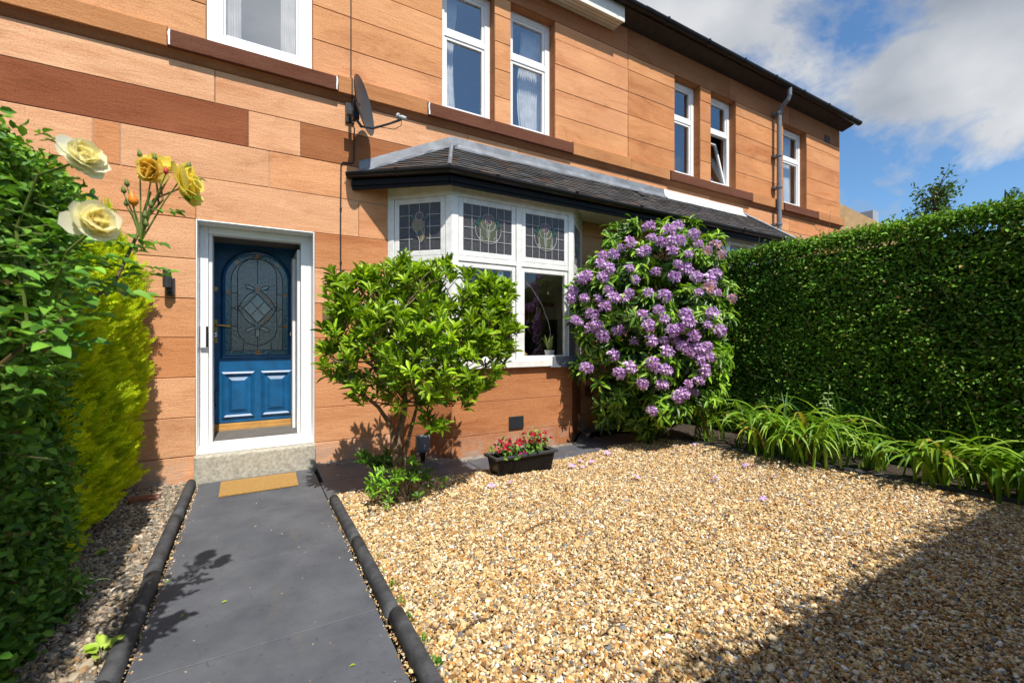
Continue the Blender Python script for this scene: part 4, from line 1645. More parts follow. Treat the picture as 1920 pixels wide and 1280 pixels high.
mb = MB(); mb.tube([(-1.15, -1.1, -.05), (-1.15, -1.1, .5)], [.06, .05], 8); mb.build('trunk', 'bark', CO)

# ------------------------------------------------------------------ shrubs


def rosettes(c, Cn, A, nl, L, W, pal, tm, elev=(0.25, 0.95), jit=.2):
    m_ = len(Cn)
    tot = m_ * nl
    A = unit(A)
    ref = unit(np.cross(A, rng.normal(0, 1, (m_, 3))))
    bi = np.cross(A, ref)
    ang = (np.arange(nl)[None] * 2.39996 + rng.uniform(0, 6.28, (m_, 1))) + rng.normal(0, .25, (m_, nl))
    e = rng.uniform(*elev, (m_, nl)) * (1 + .0 * ang)
    rad = ref[:, None] * np.cos(ang)[..., None] + bi[:, None] * np.sin(ang)[..., None]
    D = rad * np.cos(e)[..., None] + A[:, None] * np.sin(e)[..., None]
    Nn = A[:, None] * np.cos(e)[..., None] - rad * np.sin(e)[..., None]
    off = rng.uniform(-.035, .012, (m_, nl, 1)) * (L / .07)
    P = Cn[:, None] + A[:, None] * off + rad * .004
    l = rng.uniform(.72, 1.18, tot) * L
    tone = np.repeat(rng.normal(1, .16, (m_, 1)), nl, 0)
    c.put(tm, P.reshape(-1, 3), D.reshape(-1, 3) + rnd(tot) * .08, Nn.reshape(-1, 3) + rnd(tot) * .12, l, l * W, np.clip(pick(pal, tot, jit) * tone, .003, .9))


def branch(mb, a, b, r0, r1, sag=.06, n=6, k=6):
    a, b = np.array(a, float), np.array(b, float)
    mid = rng.normal(0, sag, 3)
    pts, rs = [], []
    for i in range(n + 1):
        t = i / n
        pts.append(a + (b - a) * t + mid * math.sin(math.pi * t))
        rs.append(r0 + (r1 - r0) * t)
    mb.tube(pts, rs, k)
    return pts


# the round green shrub before the bay
BS = ground(752, 948)
SH = thing('shrub', 'round green azalea on bare twisted stems before the bay window', 'shrub', tuple(BS))
crown_c = at(790, 628, 3.42)
tk = MB()
fork = BS + Vector((.02, .03, .62))
stems = [[BS + Vector((0, 0, -.03)), BS + Vector((.005, .02, .18)), BS + Vector((-.03, .03, .36)), BS + Vector((.0, .04, .55)), BS + Vector((.05, .05, .78)), BS + Vector((.03, .06, 1.05))],
         [BS + Vector((.03, .03, -.03)), BS + Vector((.02, .05, .2)), BS + Vector((.04, .03, .4)), BS + Vector((.09, .03, .58)), BS + Vector((.14, .04, .75)), BS + Vector((.30, .0, .98))],
         [BS + Vector((-.01, .01, .30)), BS + Vector((-.05, .02, .46)), BS + Vector((-.06, .05, .60)), BS + Vector((-.16, .04, .76)), BS + Vector((-.34, .0, .92)), BS + Vector((-.42, .0, 1.1))]]
tk.tube(stems[0], [.040, .036, .033, .028, .020, .010], 9)
tk.tube(stems[1], [.019, .018, .017, .015, .012, .008], 9)
tk.tube(stems[2], [.020, .020, .018, .014, .010, .006], 8)
tk.tube([BS + Vector((.13, -.03, -.02)), BS + Vector((.12, -.01, .22)), BS + Vector((.115, .0, .41))], [.014, .012, .010], 7)
# clumps that make the crown: (pixel x, pixel y, depth, rx, rz)
clumps = [(690, 560, 3.35, .24, .22), (655, 625, 3.30, .17, .20), (760, 535, 3.45, .26, .18), (850, 545, 3.5, .27, .17), (920, 560, 3.5, .17, .15),
          (740, 620, 3.20, .27, .22), (830, 620, 3.25, .30, .24), (915, 630, 3.40, .20, .22), (700, 690, 3.25, .26, .16), (800, 690, 3.15, .28, .20),
          (890, 690, 3.35, .22, .18), (850, 745, 3.30, .22, .09), (690, 735, 3.28, .18, .09), (760, 560, 3.75, .32, .24), (860, 620, 3.80, .32, .28), (700, 630, 3.70, .26, .24),
          (760, 745, 3.40, .20, .08), (812, 792, 3.20, .075, .06), (935, 590, 3.45, .12, .16), (640, 690, 3.3, .11, .12), (940, 660, 3.42, .09, .10),
          (800, 512, 3.5, .22, .07), (830, 500, 3.45, .05, .05), (752, 498, 3.45, .05, .05), (690, 512, 3.4, .05, .06), (632, 530, 3.35, .04, .06), (905, 535, 3.5, .05, .06), (950, 545, 3.5, .04, .06), (620, 620, 3.3, .05, .05), (965, 620, 3.45, .04, .06), (615, 655, 3.3, .05, .04), (640, 560, 3.35, .10, .12), (672, 525, 3.38, .10, .09), (905, 720, 3.36, .10, .07)]
Cs, As = [], []
br = tk
for (px, py, dp_, rx, rz) in clumps:
    c0 = np.array(at(px, py, dp_))
    m_ = int(31 * (rx * rz) / (.25 * .2)) + 5
    d = unit(rnd(m_))
    r = rng.uniform(.35, 1.12, (m_, 1)) ** .6
    pts = c0 + d * r * np.array([rx, rx * .85, rz])
    Cs.append(pts)
    As.append(d * .50 + np.array([0, -.12, .95]) + rnd(m_) * .22)
    st_ = stems[random.choice([0, 0, 1, 2])]
    root = st_[random.choice([4, 4, 5, 5])]
    bp = branch(br, root, c0 - np.array([0, 0, rz * .6]), .0075, .004, .05)
    for q in pts[rng.permutation(m_)[:max(4, m_ // 3)]]:
        branch(br, bp[random.choice([3, 4, 5, 6])], q, .0042, .002, .03, 4, 5)
Cs, As = np.concatenate(Cs), np.concatenate(As)
c = Cloud()
AZ = [(.30, .46, .018), (.24, .39, .016), (.38, .55, .03), (.17, .30, .014), (.12, .23, .012)]
rosettes(c, Cs, As, 12, .092, .30, AZ, LANCE, (.45, 1.3))
c.build('foliage', 'leaf', SH)
tk.build('trunk', 'palebark', SH, smooth=True)
# suckers and low growth round its foot
LO = thing('shrub', 'low leafy young azalea shoots at the foot of the round shrub', 'shrub', tuple(BS + Vector((-.06, -.06, 0))))
c, mb = Cloud(), MB()
for (px, py, dp_, m_, pal) in ((715, 905, 3.28, 16, [(.22, .46, .03), (.28, .52, .05), (.16, .38, .03)]), (748, 885, 3.3, 8, [(.22, .46, .03), (.16, .36, .03)]), (700, 862, 3.5, 16, [(.06, .17, .015), (.09, .22, .02)]),
                               (740, 862, 3.55, 10, [(.06, .17, .015), (.08, .2, .02)]), (795, 890, 3.5, 9, [(.10, .25, .02), (.07, .19, .016)]), (770, 880, 3.55, 6, [(.06, .17, .015)])):
    c0 = np.array(at(px, py, dp_))
    pts = c0 + rnd(m_) * np.array([.06, .05, .045])
    rosettes(c, pts, rnd(m_) * .35 + np.array([0, -.2, 1.0]), 9, .062, .30, pal, LANCE, (.2, 1.2))
    for q in pts[::2]:
        branch(mb, (BS.x + random.uniform(-.08, .12), BS.y + random.uniform(-.06, .06), -.02), q, .004, .002, .02, 4, 5)
c.build('foliage', 'leaf', LO)
mb.build('stem', 'twig', LO)

# rhododendron in flower
RB = ground(1228, 826)
RH = thing('rhododendron', 'tall rhododendron covered in lilac flower trusses, between the bay window and the hedge', 'shrub', tuple(RB))
tk = MB()
tk.tube([RB + Vector((0, 0, -.04)), RB + Vector((-.03, 0, .12)), RB + Vector((-.12, .05, .40)), RB + Vector((-.15, .05, 1.0))], [.07, .06, .05, .03], 9)
tk.tube([RB + Vector((0.02, 0, -.04)), RB + Vector((.07, -.03, .14)), RB + Vector((.16, 0, .32)), RB + Vector((.22, 0, .9))], [.05, .045, .04, .025], 9)
rcl = [(1175, 500, 5.2, .34, .32), (1255, 480, 5.3, .40, .38), (1320, 500, 5.4, .28, .28), (1110, 545, 5.1, .27, .24), (1200, 590, 4.95, .42, .36), (1290, 590, 5.0, .42, .36), (1345, 600, 5.3, .22, .36),
       (1130, 640, 5.1, .28, .30), (1210, 690, 4.95, .40, .34), (1300, 680, 5.0, .38, .32), (1150, 735, 5.1, .30, .26), (1240, 760, 5.0, .34, .22), (1310, 740, 5.1, .28, .22), (1190, 775, 5.2, .28, .22),
       (1250, 560, 5.8, .55, .55), (1200, 680, 5.7, .55, .5), (1150, 450, 5.5, .22, .18), (1250, 440, 5.4, .30, .18), (1330, 455, 5.45, .18, .14), (1125, 500, 5.3, .18, .2), (1215, 800, 5.25, .22, .12), (1140, 775, 5.2, .16, .14), (1090, 580, 5.15, .15, .2), (1125, 590, 5.45, .30, .36), (1150, 560, 5.3, .22, .24), (1095, 690, 5.2, .12, .14), (1100, 620, 5.2, .14, .16), (1345, 680, 5.2, .18, .26), (1350, 540, 5.3, .16, .2), (1180, 425, 5.4, .14, .10), (1290, 425, 5.4, .14, .09), (1340, 720, 5.2, .12, .14)]
Cs, As = [], []
for (px, py, dp_, rx, rz) in rcl:
    c0 = np.array(at(px, py, dp_))
    m_ = int(26 * (rx * rz) / (.35 * .32)) + 5
    d = unit(rnd(m_) + np.array([-.1, -.55, .15]))
    r = rng.uniform(.55, 1.0, (m_, 1)) ** .6
    Cs.append(c0 + d * r * np.array([rx, rx * .9, rz]))
    As.append(d * .8 + np.array([0, -.25, .50]) + rnd(m_) * .2)
    bp = branch(tk, RB + Vector((-.1, .03, .55)), c0, .018, .007, .08)
    for q in Cs[-1][::3]:
        branch(tk, bp[random.choice([4, 5, 6])], q, .006, .003, .04, 4, 5)
Cs, As = np.concatenate(Cs), np.concatenate(As)
c = Cloud()
RD = [(.17, .34, .022), (.24, .43, .03), (.11, .25, .018), (.32, .50, .04), (.08, .18, .016)]
rosettes(c, Cs, As, 10, .125, .27, RD, LONG, (-.30, .55))
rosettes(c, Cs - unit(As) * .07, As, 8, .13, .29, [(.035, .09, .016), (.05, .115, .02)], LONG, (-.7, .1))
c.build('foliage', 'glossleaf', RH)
tk.build('trunk', 'bark', RH, smooth=True)

# flower trusses: three kinds, copied over the bush
PET = leaf_tmpl([(.35, .26), (.70, .44), (.92, .22)], .10, .35)


def truss(seed, pal, nfl=15):
    c = Cloud()
    for k in range(nfl):
        t = (k + .5) / nfl
        z = 1 - t * 1.05
        a = k * 2.39996
        d = np.array([math.sqrt(max(0, 1 - z * z)) * math.cos(a), math.sqrt(max(0, 1 - z * z)) * math.sin(a), z])
        d = unit(d + rng.normal(0, .22, 3))
        o = d * .030 * rng.uniform(.7, 1.25)
        m_ = 5
        ref = unit(np.cross(d, rng.normal(0, 1, 3)))
        bi = np.cross(d, ref)
        an = np.arange(m_) * 2 * np.pi / m_ + rng.uniform(0, 6)
        rad = ref[None] * np.cos(an)[:, None] + bi[None] * np.sin(an)[:, None]
        D = rad * .75 + d[None] * .62
        Nl = d[None] * .75 - rad * .55 + rnd(m_) * .25
        L = rng.uniform(.024, .040, m_)
        c.put(PET, np.repeat(o[None], m_, 0) + rad * .003, D + rnd(m_) * .18, Nl, L, L * .62, pick(pal, m_, .12))
    me = c.build('flower_truss', 'petal')
    return me


LIL = [(.62, .38, .70), (.72, .50, .77), (.52, .28, .62), (.82, .66, .83)]
kinds = [truss(1, LIL), truss(2, LIL, 17), truss(3, [(.56, .28, .64), (.64, .38, .70), (.72, .48, .62)], 13), truss(4, [(.62, .40, .62), (.66, .46, .60), (.55, .28, .20), (.6, .4, .66)], 12)]
tr = [(1255, 432), (1275, 452), (1290, 478), (1240, 455), (1222, 448), (1310, 458), (1340, 460), (1352, 478), (1325, 470), (1165, 465), (1180, 455), (1150, 478), (1200, 475), (1270, 495), (1285, 505), (1125, 495), (1140, 505), (1130, 520),
      (1090, 525), (1075, 545), (1100, 518), (1070, 560), (1180, 505), (1190, 525), (1120, 560), (1135, 575), (1150, 560), (1110, 590), (1170, 560), (1180, 550), (1205, 590), (1235, 582), (1245, 600), (1285, 590), (1290, 605), (1275, 615), (1085, 605), (1078, 600),
      (1120, 610), (1130, 630), (1110, 615), (1245, 640), (1265, 640), (1280, 650), (1250, 660), (1295, 660), (1310, 655), (1325, 650), (1310, 675), (1330, 670), (1225, 680), (1230, 690), (1150, 668), (1105, 690), (1248, 695), (1290, 720), (1310, 715), (1300, 735), (1280, 740), (1270, 745), (1190, 640),
      (1205, 720), (1240, 722), (1222, 770), (1330, 540), (1345, 550), (1310, 550), (1372, 560), (1330, 525), (1245, 555), (1260, 470), (1300, 440), (1215, 550), (1140, 545), (1095, 560), (1160, 620), (1320, 700), (1260, 620), (1262, 452), (1098, 690), (1130, 480), (1210, 470), (1335, 590), (1348, 620), (1325, 610), (1300, 630), (1220, 640), (1160, 700), (1180, 690), (1265, 520), (1230, 510), (1305, 520), (1340, 515), (1215, 610), (1318, 690), (1218, 425), (1270, 425)]
Cq = Cs
used = np.zeros(len(kinds), bool)
for i, (px, py) in enumerate(tr):
    # find the foremost leaf rosette near that sight line and flower on its tip
    pp = Cq
    rel = pp - np.array(camo.location)
    dpt = rel[:, 0] * _s + rel[:, 1] * _c
    rr = rel[:, 0] * _c - rel[:, 1] * _s
    qx = 960 + FPX * rr / dpt; qy = HOR - FPX * rel[:, 2] / dpt
    near = (np.abs(qx - px) < 24) & (np.abs(qy - py) < 24)
    dep_ = dpt[near].min() if near.any() else 5.0
    pos = np.array(at(px, py, dep_ - .03))
    k = 3 if (px, py) in ((1340, 460), (1352, 478), (1330, 540), (1325, 470), (1372, 560)) else 2 if i % 5 == 0 else i % 2
    src = kinds[k]
    if used[k]:
        o = src.copy(); C.objects.link(o)
    else:
        o = src; used[k] = True
    o.parent = RH
    o.location = Vector(pos) - Vector(RH.location)
    ax = Vector((random.uniform(-.5, .35), random.uniform(-1.0, -.4), random.uniform(.2, 1.0)))
    o.rotation_euler = ax.to_track_quat('Z', 'Y').to_euler()
    sc = random.uniform(.95, 1.5)
    o.scale = (sc, sc, sc)
for k in range(4):
    if not used[k]:
        bpy.data.objects.remove(kinds[k])

# fallen flowers
fallen = kinds[0].data
fl_src = None
c = Cloud()
for k in range(5):
    an = k * 2 * np.pi / 5
c.put(PET, np.zeros((5, 3)) + [0, 0, .012], np.stack([np.cos(np.arange(5) * 1.257), np.sin(np.arange(5) * 1.257), np.full(5, .35)], 1), np.tile([0, 0, 1.0], (5, 1)), np.full(5, .030), np.full(5, .022), pick([(.50, .34, .70), (.60, .45, .78)], 5))
fl_src = c.build('fallen_flower', 'petal')
tag(fl_src, 'fallen lilac rhododendron flower lying on the gravel', 'fallen flower', 'fallen lilac flowers on the gravel')
spots = [(1110, 868), (1100, 858), (1088, 866), (1072, 876), (1092, 878), (1138, 853), (1340, 898), (1336, 904), (1400, 877), (1416, 876), (1452, 897), (1432, 940), (1265, 850), (1294, 852), (1270, 867), (1193, 900), (958, 912), (922, 918), (1120, 845), (1118, 826), (1310, 846), (1302, 838)]
for i, (px, py) in enumerate(spots):
    o = fl_src if i == 0 else fl_src.copy()
    if i: C.objects.link(o)
    q = ground(px, py, .035)
    o.location = (q.x, q.y, .03 + float(undul(q.x, q.y)) - .008)
    o.rotation_euler = (random.uniform(-.6, .6), random.uniform(-.6, .6), random.uniform(0, 6))
    s_ = random.uniform(.7, 1.3)
    o.scale = (s_, s_, s_)

# ------------------------------------------------------------------ strap leaved plants along the hedge
bed = MB()
bed.loft([[(edge_x(-.9) + .02, -.9, -.02), (edge_x(-.9) + .02, -.9, .035), (5.9, -.2, .06), (5.9, -.2, -.02)],
          [(edge_x(-5.3) + .02, -5.3, -.02), (edge_x(-5.3) + .02, -5.3, .035), (5.9, -5.3, .06), (5.9, -5.3, -.02)]])
struct(bed.build('flower_bed', 'soil'))
eg = MB()
for i in range(9):
    ya, yb = -1.0 - i * .48, -1.0 - (i + 1) * .48 + .01
    j = random.uniform(-.012, .012)
    eg.loft([[(edge_x(y_) - .035 + j, y_, -.03), (edge_x(y_) - .03 + j, y_, .055), (edge_x(y_) + .03 + j, y_, .06), (edge_x(y_) + .035 + j, y_, -.03)] for y_ in (ya, (ya + yb) / 2, yb)])
struct(eg.build('bed_edging', 'kerb'))


def strap_leaf(c, base, direc, L, W, h, droop, col):
    nseg = 9
    d = unit(np.array([direc[0], direc[1], 0.0]))
    side = np.array([-d[1], d[0], 0.0])
    V, F = [], []
    p = np.array(base, float)
    a = math.pi / 2 * rng.uniform(.80, .98)
    tw = rng.normal(0, .35)
    for i in range(nseg + 1):
        t = i / nseg
        w_ = W * (.55 + .45 * math.sin(min(1, t * 1.7) * math.pi / 2)) * (1 - t ** 3.2) + .0006
        s2 = side * math.cos(tw * t) + np.array([0, 0, 1]) * math.sin(tw * t)
        up = np.cross(s2, d * math.cos(a) + np.array([0, 0, math.sin(a)]))
        V += [p - s2 * w_ - up * w_ * .4, p, p + s2 * w_ - up * w_ * .4]
        p = p + (d * math.cos(a) + np.array([0, 0, math.sin(a)])) * L / nseg
        a -= droop / nseg * (.5 + 1.3 * t)
        p[2] = max(p[2], .03)
    for i in range(nseg):
        for k in (0, 1):
            q = i * 3 + k
            F += [(q, q + 1, q + 4), (q, q + 4, q + 3)]
    c.raw(V, F, np.repeat(np.array(col)[None], len(V), 0))


DL = [(.19, .36, .028), (.25, .42, .04), (.14, .29, .024), (.30, .46, .055), (.10, .22, .02)]
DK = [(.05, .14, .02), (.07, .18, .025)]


def lily(label, base, n_, L, spread, bias=(-.5, -.35), pal=DL, W=.019, group=None, droop=(2.0, 2.9)):
    t = thing('daylily', label, 'plant', tuple(base), group)
    c = Cloud()
    for k in range(n_):
        a = rng.uniform(0, 2 * np.pi)
        d = np.array([math.cos(a), math.sin(a)]) + np.array(bias)
        o = np.array(base) + np.array([rng.normal(0, spread[0]), rng.normal(0, spread[1]), 0])
        o[2] = .03
        col = np.array(pal[rng.integers(len(pal))]) * rng.uniform(.8, 1.2)
        if pal is DL and rng.uniform() < .07: col = np.array([(.42, .33, .06), (.30, .17, .06)][rng.integers(2)])
        strap_leaf(c, o, d, L * rng.uniform(.65, 1.15), W * rng.uniform(.75, 1.25), 0, rng.uniform(*droop), col)
    c.build('foliage', 'leaf', t)
    return t


GR = 'strap leaved plants along the hedge'
lily('widest fountain of arching strap leaves, middle of the hedge bed', ground(1490, 862), 170, .86, (.19, .20), (-.75, -.50), group=GR)
lily('small thin strap leaved clump beside the rhododendron foot', ground(1330, 832), 20, .74, (.08, .10), (-.8, -.4), group=GR)
lily('loose strap leaved clump just right of the widest fountain of leaves', ground(1640, 888), 15, .60, (.06, .07), (-.8, -.45), group=GR)
lily('strap leaved clump leaning on the gravel beside the shadow tip', ground(1762, 916), 44, .74, (.09, .09), (-.8, -.6), group=GR)
lily('strap leaved clump cut by the right edge of the photo', ground(1895, 942), 40, .70, (.09, .09), (-.8, -.4), group=GR)
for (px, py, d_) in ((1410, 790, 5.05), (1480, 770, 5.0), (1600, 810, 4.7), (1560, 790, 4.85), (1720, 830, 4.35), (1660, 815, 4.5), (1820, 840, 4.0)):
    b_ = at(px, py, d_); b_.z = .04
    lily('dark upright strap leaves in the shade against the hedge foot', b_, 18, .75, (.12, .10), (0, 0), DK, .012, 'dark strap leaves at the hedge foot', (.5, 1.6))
# pale pinnate plant rising through them
pt = thing('seedling', 'pale green plant with paired leaflets rising from the widest strap leaved clump', 'plant', tuple(ground(1545, 855)))
c, mb = Cloud(), MB()
pb = np.array(pt.location)
for (dx_, dz_, lean) in ((0, 0.73, 0.05), (-0.12, 0.62, -0.15), (0.12, 0.64, 0.16), (-0.03, 0.57, -0.05), (0.06, 0.55, 0.1)):
    tip = pb + np.array([dx_ * .9, -.05, dz_])
    mb.tube([pb, (pb + tip) / 2 + [0, 0, .05], tip], [.006, .004, .002], 5)
    for q in range(5):
        b_ = pb + (tip - pb) * (.55 + .09 * q) + [0, 0, .02]
        for s in (-1, 1):
            c.put(OVAL, b_[None], np.array([[s * _c + rng.normal(0, .2), -s * _s + rng.normal(0, .2), .12]]), np.array([[0, -.5, 1.0]]), np.array([.06]), np.array([.028]), pick([(.30, .45, .16), (.36, .50, .22)], 1))
    c.put(OVAL, tip[None], np.array([[lean, 0, .6]]), np.array([[0, -1, .6]]), np.array([.06]), np.array([.03]), pick([(.32, .46, .18)], 1))
c.build('foliage', 'leaf', pt)
mb.build('stem', 'stem', pt)

# ------------------------------------------------------------------ roses on the left
ROSE = leaf_tmpl([(.25, .40), (.55, .56), (.82, .44)], .10, -.34)


def rose_bloom(parent, pos, axis, r, pal, name='rose_bloom', openness=1.0):
    c = Cloud()
    A = unit(np.array(axis, float))
    ref = unit(np.cross(A, [0.3, .2, 1.0])); bi = np.cross(A, ref)
    for lay, (m_, el, ln, base) in enumerate(((5, 1.40, .55, .0), (6, 1.22, .70, .02), (7, .98, .85, .04), (8, .70, .98, .05), (8, .38, 1.08, .05), (7, .08, 1.12, .03))):
        an = np.arange(m_) * 2 * np.pi / m_ + rng.uniform(0, 6) + rng.normal(0, .15, m_)
        e = el * openness + rng.normal(0, .10, m_)
        rad = ref * np.cos(an)[:, None] + bi * np.sin(an)[:, None]
        D = rad * np.cos(e)[:, None] + A * np.sin(e)[:, None] + rnd(m_) * .16
        Nl = A * np.cos(e)[:, None] - rad * np.sin(e)[:, None]
        L = np.full(m_, r * ln) * rng.uniform(.78, 1.15, m_)
        k = lay / 5
        col = np.array(pal[0]) * (1 - k) + np.array(pal[1]) * k
        c.put(ROSE, np.array(pos) + rad * r * base * 3 * .3, D, Nl, L, L * rng.uniform(.85, 1.05, m_), np.clip(np.tile(col, (m_, 1)) * (1 + rng.normal(0, .05, (m_, 1))), 0, .95))
    return c.build(name, 'rosepetal', parent)


RBASE = np.array([-1.08, -3.05, 0.0])
RO = thing('rose_bush', 'rose bush with large pale yellow blooms leaning out over the path on the left', 'rose bush', tuple(RBASE))
ROT = np.array(RO.location)
st_, stg = MB(), MB()
YEL = [(.94, .72, .04), (.95, .86, .26)]
CRM = [(.94, .84, .34), (.95, .94, .78)]
hub = np.array(at(55, 640, 1.25))
st_.tube([RBASE, RBASE + [.02, .03, .6], hub + [-.16, .10, -.15], hub], [.010, .009, .008, .006], 7)
P1, P2, P3, P4 = np.array(at(146, 285, 1.16)), np.array(at(171, 412, 1.10)), np.array(at(297, 308, 1.50)), np.array(at(338, 340, 1.48))
hub2 = np.array(at(215, 530, 1.42))
stg.tube([hub, np.array(at(95, 560, 1.18)), np.array(at(128, 470, 1.12)), P2 + [0, .02, -.02]], [.0045, .0042, .004, .0035], 6)
stg.tube([hub, np.array(at(30, 430, 1.22)), np.array(at(70, 330, 1.2)), P1 + [0, .02, -.015]], [.004, .0038, .0035, .003], 6)
st_.tube([hub, np.array(at(140, 585, 1.36)), hub2, np.array(at(258, 440, 1.46)), np.array(at(282, 360, 1.5))], [.007, .006, .0055, .005, .004], 7)
for q in (P3, P4, np.array(at(292, 325, 1.47)), np.array(at(316, 318, 1.5))):
    st_.tube([np.array(at(270, 415, 1.47)), np.array(at(292, 372, 1.48)) + rng.normal(0, .008, 3), q + [0, .01, -.02]], [.004, .0035, .0028], 6)
stg.build('stem', 'stem', RO)
st_.build('cane', 'redstem', RO)
rose_bloom(RO, P1 - np.array([.0, 0, .02]), (.55, -.55, .45), .050, CRM)
rose_bloom(RO, P2 - np.array([.0, 0, .01]), (.60, -.75, .25), .054, CRM)
rose_bloom(RO, P3 - np.array([0, 0, .02]), (.15, -.35, .9), .054, YEL)
rose_bloom(RO, P4 - np.array([0, 0, .01]), (.75, -.35, .35), .062, YEL)
rose_bloom(RO, np.array(at(286, 322, 1.46)), (-.35, -.8, -.15), .045, [(.86, .60, .08), (.90, .74, .22)])
# buds
for (px, py, d_, opn, kk) in ((238, 345, 1.46, 0, 0), (232, 358, 1.45, 0, 0), (290, 297, 1.44, 0, 0), (354, 312, 1.48, 0, 0), (262, 290, 1.47, 0, 0), (272, 405, 1.44, 0, 0), (283, 385, 1.45, 0, 0), (274, 420, 1.43, 0, 0), (237, 382, 1.46, 0, 0), (250, 377, 1.45, 1, 1), (311, 322, 1.44, 0, 2)):
    p0 = np.array(at(px, py, d_))
    b = MB()
    ax = Vector((random.uniform(-.2, .2), -.1, 1))
    rr = .007 if not opn else .013
    b.lathe([(rr * .35, -rr * 1.2), (rr, -rr * .5), (rr * 1.05, rr * .4), (rr * .55, rr * 1.6), (.0008, rr * 2.6)], p0, ax, 9)
    o = b.build('rose_bud', 'stem' if kk == 0 else 'budorange' if kk == 1 else 'budred', RO, smooth=True)
    t_ = np.array(at(265, 440, 1.46))
    g = MB(); g.tube([t_ + [0, 0, -.02], (t_ + p0) / 2 + [.0, 0, .0], p0 - np.array([0, 0, rr])], [.003, .0025, .002], 5)
    g.build('stalk', 'stem', o)


def compound(c, base, direc, L, pal, nb=2):
    d = unit(np.array(direc, float))
    s = unit(np.cross(d, [0, 0, 1.0])); up = np.cross(s, d)
    pts, Ds, Ls = [], [], []
    for q in range(nb):
        for sg in (-1, 1):
            pts.append(base + d * L * (.55 + .85 * q)); Ds.append(d * .45 + s * sg * .9 + rng.normal(0, .12, 3)); Ls.append(L * rng.uniform(.8, 1.05))
    pts.append(base + d * L * (.55 + .85 * (nb - 1) + .35)); Ds.append(d + rng.normal(0, .1, 3)); Ls.append(L * 1.15)
    m_ = len(pts)
    Ls = np.array(Ls)
    c.put(BIG, np.array(pts), np.array(Ds), np.tile(up, (m_, 1)) + rnd(m_) * .25 + np.array([0, -.25, .25]), Ls, Ls * .64, pick(pal, m_, .16))
    return [base, base + d * L * (.55 + .85 * (nb - 1) + .4)]


RG = [(.10, .26, .03), (.14, .34, .04), (.07, .19, .025), (.20, .42, .05)]
c, pst = Cloud(), MB()
sprays = [(300, 395, 1.46, .034), (330, 395, 1.47, .030), (352, 372, 1.47, .032), (372, 335, 1.47, .022), (225, 455, 1.42, .036), (260, 470, 1.43, .038), (295, 455, 1.45, .034), (200, 500, 1.38, .036), (240, 505, 1.40, .036), (170, 480, 1.36, .034), (205, 455, 1.4, .034), (275, 500, 1.42, .03),
          (110, 520, 1.16, .046), (160, 525, 1.15, .050), (200, 540, 1.18, .048), (150, 585, 1.2, .042), (60, 480, 1.18, .044), (40, 400, 1.2, .042), (110, 350, 1.2, .040), (125, 365, 1.2, .034), (20, 540, 1.15, .050), (70, 610, 1.1, .050),
          (130, 640, 1.15, .044), (40, 690, 1.12, .052), (100, 650, 1.08, .046), (20, 620, 1.1, .05), (80, 250, 1.22, .030), (92, 262, 1.22, .028), (60, 440, 1.2, .038), (30, 470, 1.2, .04), (150, 445, 1.3, .034), (90, 440, 1.2, .036), (15, 460, 1.25, .04), (0, 590, 1.1, .05), (110, 590, 1.12, .04),
          (180, 420, 1.4, .03), (170, 540, 1.3, .036), (120, 470, 1.3, .034)]
sprays += [(random.uniform(0, 150), random.uniform(330, 760), random.uniform(1.08, 1.3), random.uniform(.036, .05)) for _ in range(34)] + [(random.uniform(130, 300), random.uniform(440, 560), random.uniform(1.3, 1.45), random.uniform(.03, .04)) for _ in range(14)]
for (px, py, d_, L) in sprays:
    p0 = np.array(at(px, py, d_))
    a = random.uniform(-.9, 1.0)
    dr = np.array([math.cos(a), math.sin(a) * .6 - .35, random.uniform(-.35, .30)])
    e = compound(c, p0 - unit(dr) * L * .8, dr, L, RG, 2 if random.random() < .7 else 1)
    pst.tube([tuple(e[0]), tuple(e[1])], [.0016, .0010], 4)
c.build('foliage', 'glossleaf', RO)
tag(pst.build('leaf_stalk', 'stem', RO), kind='stuff')

# weeds in the left bed
for (px, py, nl, L, pal, lab) in ((192, 1240, 7, .060, [(.38, .56, .06), (.46, .62, .10)], 'bright yellow green seedling by the near end of the left edging'),
                                  (95, 1150, 16, .055, [(.09, .22, .03), (.14, .30, .04)], 'dark leafy weed at the foot of the left hedge'),
                                  (40, 1230, 18, .060, [(.08, .20, .03), (.12, .26, .04)], 'dark leafy weed in the bottom left corner of the photo'),
                                  (195, 1045, 7, .035, [(.18, .34, .05), (.24, .40, .06)], 'small green weed among the grey stones near the golden conifer')):
    b = ground(px, py)
    t = thing('weed', lab, 'weed', tuple(b), 'weeds in the left bed')
    c = Cloud()
    m_ = nl
    P = np.array(b) + rng.normal(0, .012, (m_, 3)) * [1, 1, .2] + [0, 0, .03]
    an = rng.uniform(0, 6.28, m_)
    D = np.stack([np.cos(an), np.sin(an), rng.uniform(.2, 1.2, m_)], 1)
    c.put(BIG, P + unit(D) * L * .35, D, np.tile([0, -.2, 1.0], (m_, 1)) + rnd(m_) * .2, np.full(m_, L) * rng.uniform(.7, 1.2, m_), np.full(m_, L * .75), pick(pal, m_, .12))
    c.build('foliage', 'leaf', t)
    sm = MB()
    for q in range(m_):
        sm.tube([tuple(b - Vector((0, 0, .01))), tuple(P[q] + unit(D)[q] * L * .4)], [.002, .0014], 4)
    sm.build('stem', 'stem', t)
gw = ground(165, 1150)
t = thing('weed', 'grey green grassy weed leaning out of the left hedge foot', 'weed', tuple(gw), 'weeds in the left bed')
c = Cloud()
